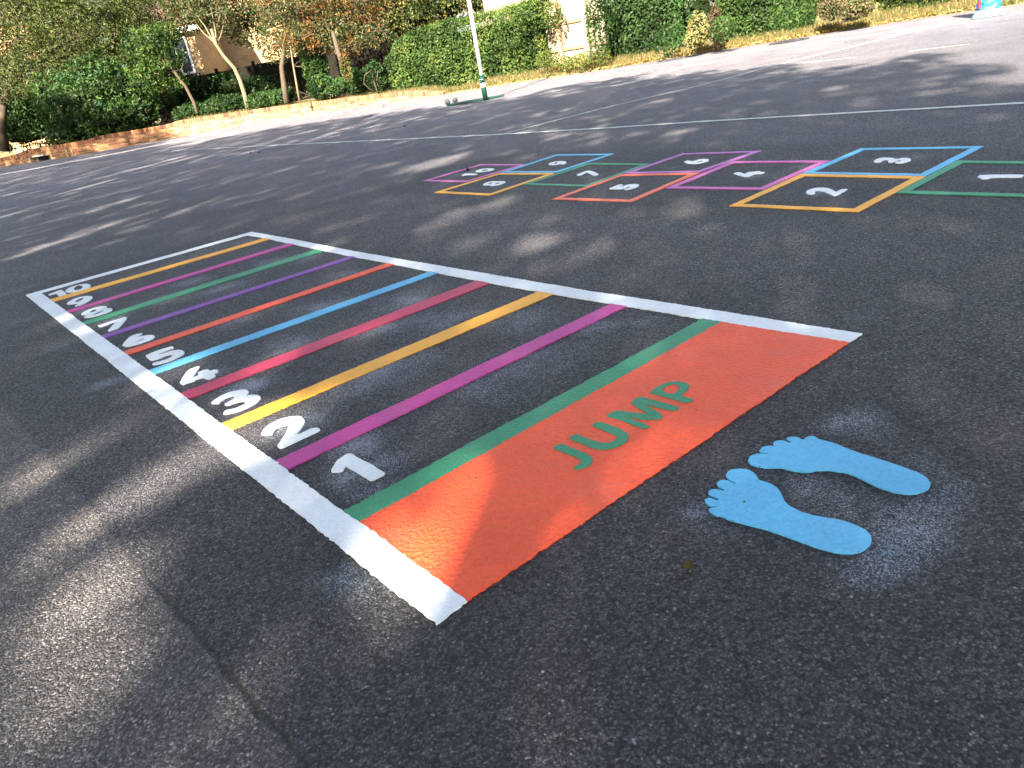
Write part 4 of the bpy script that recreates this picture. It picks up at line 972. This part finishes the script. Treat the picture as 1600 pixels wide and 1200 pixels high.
cx, cy = c0[0], 33.0; EV = 3.55; YB_ = 36.6
ba = at(371, 100, 39.5)                           # where the recessed wall meets the wing
wl_ = MB()
wl_.box([(w0[0] + cx) / 2, cy + 4.0, EV / 2], (cx - w0[0], 8.0, EV))                     # wing with front facing the playground
wl_.box([(w0[0] + cx) / 2, cy + 5.5, EV + .9], (cx - w0[0] - .004, 4.9, 1.8))
hx1 = at(470, 100, YB_)[0]
wl_.box([(cx + .002 + hx1) / 2 + 0, YB_ + 3, 2.6], (hx1 - cx - .004, 6.0, 5.2))
wl_.build('wall', YB, house)
rf = MB()
rf.v += [(w0[0] - .3, cy - .25, EV + .02), (cx + .3, cy - .25, EV + .02), (cx + .3, cy + 4, EV + 2.4), (w0[0] - .3, cy + 4, EV + 2.4), (w0[0] - .3, cy + 8.3, EV + .02), (cx + .3, cy + 8.3, EV + .02)]; rf.c += [(1, 1, 1, 1)] * 6
rf.f += [(0, 1, 2, 3), (3, 2, 5, 4), (0, 3, 4), (1, 5, 2), (0, 4, 5, 1)]
o_ = len(rf.v)
rf.v += [(cx - .3, YB_ - .3, 5.22), (hx1 + .3, YB_ - .3, 5.22), (hx1 + .3, YB_ + 3, 7.4), (cx - .3, YB_ + 3, 7.4), (cx - .3, YB_ + 6.3, 5.22), (hx1 + .3, YB_ + 6.3, 5.22)]; rf.c += [(1, 1, 1, 1)] * 6
rf.f += [tuple(i + o_ for i in f) for f in [(0, 1, 2, 3), (3, 2, 5, 4), (0, 3, 4), (1, 5, 2), (0, 4, 5, 1)]]
rf.build('roof', TILE, house)
mb = MB(); mb.box([(w0[0] + cx) / 2, cy - .27, EV - .06], (cx - w0[0] + .6, .04, .2)); mb.build('fascia', UPVC, house)
def window(parent, x, y, z, w, h):
    f = MB()
    for (dx, dz, a, b_) in ((0, h / 2, w, .07), (0, -h / 2, w, .07), (-w / 2 + .035, 0, .07, h - .08), (w / 2 - .035, 0, .07, h - .08), (0, 0, .05, h - .08)): f.box([x + dx, y, z + dz], (a, .08, b_))
    o = f.build('window', UPVC, parent); g = MB(); g.box([x, y + .015, z], (w - .08, .02, h - .08)); g.build('pane', GLS, o)
wx = at(287, 82, 33)[0]; window(house, wx - .25, cy - .03, 2.6, 1.0, 1.25)
wx = at(25, 150, 33)[0]
house2 = thing('orange_house', 'orange brick house glimpsed through the leaves at the far left', 'house')
OB = brick_mat('orange_brick', (0.50, 0.24, 0.10), (0.42, 0.18, 0.07), (0.42, 0.34, 0.24))
hx0 = at(-20, 140, 34)[0]; hx2 = at(85, 140, 34)[0]
mb = MB(); mb.box([(hx0 + hx2) / 2, 37, 2.4], (hx2 - hx0, 6, 4.8)); mb.build('wall', OB, house2)
mb = MB(); mb.box([(hx0 + hx2) / 2, 33.9, 1.75], (hx2 - hx0, .2, .28)); mb.build('sill_band', UPVC, house2)
rf = MB(); rf.add([(hx0 - .3, 33.8, 4.85), (hx2 + .3, 33.8, 4.85), (hx2 + .3, 37, 7), (hx0 - .3, 37, 7), (hx0 - .3, 40.2, 4.85), (hx2 + .3, 40.2, 4.85)], [(0, 1, 2, 3), (3, 2, 5, 4), (0, 3, 4), (1, 5, 2), (0, 4, 5, 1)]); rf.build('roof', TILE, house2)
window(house2, at(60, 112, 34)[0], 33.97, 3.0, 1.0, 1.0)
gar = thing('garage', 'buff brick garage with white fascia showing above the hedge', 'garage')
g0, g1 = at(772, 5, 27), at(905, 5, 27)
mb = MB(); mb.box([(g0[0] + g1[0]) / 2, 30, 1.5], (g1[0] - g0[0], 6, 3.0)); mb.build('wall', brick_mat('pink_brick', (0.24, 0.15, 0.095), (0.19, 0.11, 0.065), (0.26, 0.21, 0.15)), gar)
mb = MB(); mb.box([g0[0] - .18, 29.9, 2.35], (.3, 6.4, .3)); mb.box([(g0[0] + g1[0]) / 2, 26.9, 3.1], (g1[0] - g0[0] + .5, .15, .3)); mb.build('fascia', UPVC, gar)
mb = MB(); mb.box([(g0[0] + g1[0]) / 2, 30, 3.13], (g1[0] - g0[0] + .4, 6.05, .1)); mb.build('roof', TILE, gar)

# background trees closing the view
for i, (x, y, Y, r, pal, lab) in enumerate([(-60, 40, 42, 150, G_MID, 'dark green background tree beyond the far left house'), (160, 20, 44, 130, G_DARK, 'dark background tree behind the weeping foliage'),
        (420, -10, 47, 110, G_MID, 'background tree rising behind the yellow brick house'), (560, 30, 34, 80, G_DARK + G_MID, 'dark background tree behind the autumn leaves'), (650, 60, 30, 60, G_DARK, 'dark background tree low behind the long hedge'),
        (1000, -20, 27, 90, G_DARK, 'dark background tree behind the tall glossy hedge'), (1130, -20, 25, 80, G_DARK, 'dark background tree behind the trellis gap'), (1330, -20, 23, 90, G_MID, 'background tree behind the low far right hedge'), (1550, -40, 22, 100, G_MID, 'background tree beyond the blue cover')]):
    c, R = blob(x, y, Y, r)
    R = R * np.array([1, .8, 1]); c = c.copy(); c[2] = max(c[2], R[2] * .75)
    tree('background_tree', lab, 'tree', [(c, R), (c + R * [.5, .1, -.4], R * .6), (c + R * [-.5, 0, -.45], R * .6)], ([np.array([c[0], c[1], 0]), np.array([c[0], c[1], c[2] * .5]), c], [.25, .2, .12]), pal, 5200, .30, twigs=10, group='trees closing the background', shell=.6)

# ------------------------------------------------------------------ verge grass, fallen leaves
def scatter(n, x0, x1, d0, d1):
    x = rng.uniform(x0, x1, n); x.sort(); P = []
    for xx in x:
        d = rng.uniform(d0, d1); p = back(xx, d); p[2] = bedz(xx, d); P.append(p)
    return np.array(P)
# grass blades
P = np.concatenate([scatter(14000, 690, 1600, .03, 1.0), scatter(5000, 2, 120, .25, 1.2), scatter(15000, 290, 690, .22, 1.0)])
n = len(P); h = rng.uniform(.04, .13, n)[:, None]; a = rng.uniform(0, 2 * math.pi, n); wv = np.stack([np.cos(a), np.sin(a), np.zeros(n)], 1) * .009
lean = np.stack([rng.normal(size=n), rng.normal(size=n), np.zeros(n)], 1) * .03
V = np.stack([P - wv, P + wv, P + lean + np.array([0, 0, 1]) * h], 1).reshape(-1, 3); i = np.arange(n) * 3
gp_ = np.array([(0.16, 0.18, 0.05), (0.26, 0.24, 0.08), (0.11, 0.15, 0.035), (0.32, 0.26, 0.11)]); c = gp_[rng.integers(0, 4, n)] * rng.uniform(.8, 1.2, (n, 1))
tag(mesh_obj('verge_grass', V, np.stack([i, i + 1, i + 2], 1), LEAF, cols=np.repeat(np.column_stack([c, np.ones(n)]), 3, 0)), 'short dry grass along the verge and in the bed behind the wall', 'grass', kind='stuff')
P = np.concatenate([scatter(900, 735, 1010, .05, .9), scatter(3800, 930, 1560, -.12, .9), scatter(1500, 500, 700, .2, .9), scatter(500, 100, 500, .2, .8)]); P[:, 2] += .018
nn = np.tile([0, 0, 1.0], (len(P), 1))
tag(leaf_mesh('fallen_leaves', P, .06, [(0.55, 0.38, 0.09), (0.62, 0.50, 0.16), (0.45, 0.24, 0.06), (0.40, 0.32, 0.12)], w=.7, nrm=nn, bias=.75), 'yellow and brown fallen leaves lying along the verge', 'fallen leaves', kind='stuff')
# odd bits on the tarmac
bits = [(1076, 884, .018), (731, 265.5, .03), (944, 166, .035), (1112, 194, .022), (1172, 181, .02), (378, 258, .03), (392, 239, .04), (405, 238, .05), (620, 194, .03), (176, 268, .03), (1055, 118, .03), (560, 352, .012), (1180, 700, .006), (632, 197, .03), (600, 166, .03)]
for x, y, s in bits:
    c = gnd(x, y, .006)
    o = leaf_mesh('dead_leaf', np.array([c]), s * 1.6, [(0.10, 0.09, 0.03)] if (x, y) == (1076, 884) else [(0.03, 0.025, 0.02)], w=.6, nrm=np.array([[0, 0, 1.]]), bias=.9)
    near = {(1076, 884): 'olive scrap of leaf on the tarmac below the nearer footprint', (731, 265.5): 'dark curled leaf on the far pink hopscotch square', (1112, 194): 'dark scrap on the tarmac between hopscotch and long court line'}
    tag(o, near.get((x, y), 'small dark dead leaf lying alone on the open tarmac'), 'dead leaf', 'dead leaves on the tarmac')
n = 70; gx_ = rng.uniform(0, 1600, n); gy_ = rng.uniform(300, 1200, n); vs = []; fs = []
for x, y in zip(gx_, gy_):
    c = gnd(x, y); r = rng.uniform(.0015, .0035); m0 = len(vs)
    for q in range(5): vs.append(c + [math.cos(q * 1.257) * r * rng.uniform(.7, 1.2), math.sin(q * 1.257) * r * rng.uniform(.7, 1.2), .001])
    vs.append(c + [0, 0, r * 1.2]); fs += [(m0 + q, m0 + (q + 1) % 5, m0 + 5) for q in range(5)]
tag(mesh_obj('loose_grit', vs, fs, plain('pale_grit', (0.20, 0.195, 0.19), .8)), 'pale loose grit scattered over the tarmac', 'grit', kind='stuff')

# ------------------------------------------------------------------ tall trees behind the viewer that shade the playground
SHP = np.array([(-26, 35.0), (-13, 30.0), (-9.4, 26.8), (-8.5, 25.0), (-8.2, 22.6), (-7.4, 21.0), (-6.3, 19.0), (-4.4, 19.6), (-1.7, 17.4), (.9, 14.4), (2.2, 15.2), (3.2, 14.0), (3.5, 12.4), (4.3, 10.6), (4.3, 9.6), (4.9, 8.2), (4.5, 7.2), (4.6, 6.4), (3.9, 5.4), (5.2, 4.5), (5.2, -4), (-22, -4)])
def sdist(G):
    ins = np.zeros(len(G), bool); dist = np.full(len(G), 1e9)
    for i in range(len(SHP)):
        a, b_ = SHP[i], SHP[(i + 1) % len(SHP)]
        ins ^= ((a[1] > G[:, 1]) != (b_[1] > G[:, 1])) & (G[:, 0] < (b_[0] - a[0]) * (G[:, 1] - a[1]) / (b_[1] - a[1] + 1e-12) + a[0])
        e = b_ - a; t = np.clip(((G - a) @ e) / (e @ e), 0, 1); dist = np.minimum(dist, np.linalg.norm(G - a - t[:, None] * e, axis=1))
    return np.where(ins, dist, -dist)
# gaps in the canopy: (px, py, half width across in px, stretch, how open)
GAPS = [(702, 342, 24, 2.2, .8), (763, 322, 16, 2.4, .7), (842, 379, 22, 1.5, 1), (942, 388, 24, 1.3, 1), (877, 406, 22, 1.6, .6), (1065, 333, 18, 1.6, .7), (990, 361, 16, 1.5, .5), (763, 412, 20, 1.5, .5),
        (457, 346, 16, 2.6, .7), (531, 353, 14, 2, .55), (619, 366, 14, 2.2, .45), (531, 378, 16, 2, .7), (110, 372, 13, 4.5, .95), (185, 317, 9, 4, .8), (107, 322, 9, 4, .5), (35, 330, 8, 5, .6), (135, 292, 6, 6, .8), (245, 255, 5, 6, .8), (290, 248, 4, 6, .7),
        (300, 325, 9, 4, .5), (225, 350, 9, 4, .55), (670, 257, 12, 3.2, 1), (700, 250, 10, 3, .8), (640, 266, 8, 4, .5), (695, 345, 18, 2.2, .6), (780, 318, 18, 2, .8), (450, 347, 14, 3, .5), (1062, 207, 10, 2, .95), (865, 204, 8, 3, .8), (870, 214, 7, 3, .7),
        (777, 181, 6, 4, .7), (890, 169, 5, 4, .8), (840, 179, 5, 4, .7), (1037, 156, 6, 3, .6), (965, 179, 6, 3, .55), (922, 185, 7, 2.5, .6), (1130, 182, 9, 2, .75), (600, 200, 5, 5, .5), (520, 209, 4, 7, .5), (430, 218, 4, 7, .5), (330, 262, 5, 6, .45),
        (640, 188, 4, 7, .7), (560, 196, 4, 7, .6), (700, 196, 5, 6, .5), (820, 262, 8, 2.5, .3), (925, 283, 10, 1.8, .7), (960, 308, 10, 2, .5), (1080, 252, 10, 2, .6), (1050, 318, 20, 1.6, .5),
        (295, 728, 28, 1.9, 1.0), (210, 772, 24, 2.2, 1), (255, 750, 22, 1.6, 1), (95, 718, 16, 2.6, .8), (45, 748, 14, 2.5, .75), (205, 673, 10, 2.6, .5), (175, 905, 24, 1.7, 1), (112, 962, 22, 1.9, .95), (240, 853, 14, 2, .5), (140, 1045, 24, 1.8, .8), (88, 1095, 20, 1.8, .6), (30, 1150, 16, 1.6, .4), (60, 860, 24, 2, .4),
        (365, 665, 26, 1.6, 1.0), (385, 690, 26, 1.5, 1), (330, 640, 20, 1.5, .7), (595, 850, 24, 1.5, .9), (665, 930, 40, 1.4, 1.0), (255, 590, 16, 2, .9), (125, 515, 14, 2.2, .6), (210, 560, 10, 2, .5), (110, 490, 10, 2, .5), (470, 642, 22, 1.8, .65), (430, 660, 18, 1.6, .7), (155, 505, 10, 2.4, .5),
        (660, 865, 16, 2.4, .9), (640, 850, 14, 1.6, .8), (716, 925, 18, 1.4, .7), (845, 768, 20, 1.4, .8), (742, 745, 24, 2, .55), (875, 852, 16, 1.6, .6), (640, 470, 22, 2, .45), (560, 515, 20, 2, .4), (500, 430, 14, 2.2, .45), (780, 480, 24, 2, .3), (270, 585, 14, 2, .6),
        (880, 915, 22, 1.8, .3), (1420, 1045, 26, 1.3, .12), (800, 1150, 26, 1.6, .25), (560, 990, 24, 1.8, .2), (730, 380, 16, 2.4, .3), (1190, 260, 10, 2, .3), (1240, 470, 24, 1.8, .25)]
gc = np.array([gnd(g[0], g[1])[:2] for g in GAPS]); gr_ = np.array([g[2] * np.linalg.norm(gnd(g[0], g[1]) - CP) / FPX for g in GAPS]); gs_ = np.array([g[3] for g in GAPS]); go = np.array([g[4] for g in GAPS])
sdir = SD[:2] / np.linalg.norm(SD[:2]); sper = np.array([-sdir[1], sdir[0]])
def open_at(G, size):
    o = np.zeros(len(G))
    for c, r, s, k in zip(gc, gr_, gs_, go):
        d = G - c; rr = r * 1.0 + size * .40
        q = np.sqrt((d @ sper / rr) ** 2 + (d @ sdir / (rr * (1 + (s - 1) * .8))) ** 2)
        o = np.maximum(o, k * np.clip((1.15 - q) / .25, 0, 1))
    return o
STRIP = [gnd(*q)[:2] for q in ((-60, 284), (0, 273), (62, 262), (125, 250), (200, 236), (250, 226), (300, 219))]
ZONES = [((-4.2, 4.8, -.4, 5.6), 1050, .11), ((-9.5, 5.4, 5.6, 12.5), 290, .19), ((-26, 6, 12.5, 35), 88, .30), ((-22, -9.5, -4, 12.5), 95, .30), ((-9.5, -4.2, -4, 5.6), 115, .30), ((-4.2, 6, -4, -.4), 95, .30), ((4.8, 6, .2, 5.6), 95, .30)]
GG = []; SZ = []
for (x0, x1, y0, y1), dens, size in ZONES:
    n = int((x1 - x0) * (y1 - y0) * dens)
    G = np.column_stack([rng.uniform(x0, x1, n), rng.uniform(y0, y1, n)])
    sd_ = sdist(G) + np.array([noise.noise(Vector((g[0] * 1.7, g[1] * .8, 0))) * .55 + noise.noise(Vector((g[0] * 5, g[1] * 2.2, 5))) * .25 for g in G])
    keep = (sd_ > 0) & (rng.random(n) < np.clip(.35 + sd_ * .6, 0, 1))
    mot = np.array([noise.noise(Vector((g[0] * 2.2, g[1] * 1.2, 11))) for g in G])
    keep &= rng.random(n) > np.clip(np.maximum(open_at(G, size), np.clip((mot - .14) * 1.8, 0, .5) * np.where((G[:, 0] > -.1) & (G[:, 1] < 2.7), .12, np.where(G[:, 1] < 5.6, .38, .62))), 0, .995)
    dl = np.full(n, 9.0)
    for a, b_ in zip(STRIP[:-1], STRIP[1:]):
        e = b_ - a; t = np.clip(((G - a) @ e) / (e @ e), 0, 1); dl = np.minimum(dl, np.linalg.norm(G - a - t[:, None] * e, axis=1) - (.14 + .10 * np.clip((G[:, 0] + 13) / 4, 0, 1)))
    keep &= dl > size * .35
    GG.append(G[keep]); SZ.append(np.full(keep.sum(), size))
G = np.concatenate(GG); SZ = np.concatenate(SZ)
cn = np.array([noise.noise(Vector((g[0] * .35, g[1] * .25, 21))) for g in G])
zc = np.clip(5.9 + (G[:, 1] + 2) * .33 + cn * 2.6 + rng.normal(size=len(G)) * .8, 5.4, 14)
Lp = np.column_stack([G, np.zeros(len(G))]) - SD[None] * (zc / -SD[2])[:, None]
trunks = [(-17, -3), (-11.5, -1.5), (-7, -6), (-3.2, -9), (-.5, -12.5), (-13, -9)]
own = np.argmin(np.linalg.norm(Lp[:, None, :2] - np.array(trunks)[None] - np.array([0, 0]), axis=2), axis=1)
labs = ['tall leafy tree out of view at the far left whose crown shades the wall', 'tall leafy tree left of the viewer casting the far shadow edge', 'tall leafy tree behind the viewer to the left casting dappled shade', 'tall leafy tree directly behind the viewer shading the jump grid', 'tall leafy tree behind the viewer to the right shading the footprints', 'tall leafy tree farthest back behind the viewer on the left']
for k, (tx, ty) in enumerate(trunks):
    p = Lp[own == k]
    if not len(p): continue
    c = p.mean(0); t = thing('shade_tree', labs[k], 'tree', 'tall trees behind the viewer')
    mb = MB().tube([np.array([tx, ty, -.02]), np.array([tx + .1, ty, 2.5]), np.array([tx * .7 + c[0] * .3, ty * .7 + c[1] * .3, c[2] * .7])], [.28, .22, .15], 12)
    for q in p[rng.choice(len(p), min(26, len(p)), False)]: limbs(mb, [tx * .8 + c[0] * .2, ty * .8 + c[1] * .2, c[2] * .5], [q], .05, n=6)
    mb.build('trunk', BARK, t, True)
    leaf_mesh('crown', p, SZ[own == k], G_MID, w=.62, parent=t, nrm=np.tile(-SD, (len(p), 1)), bias=.45)
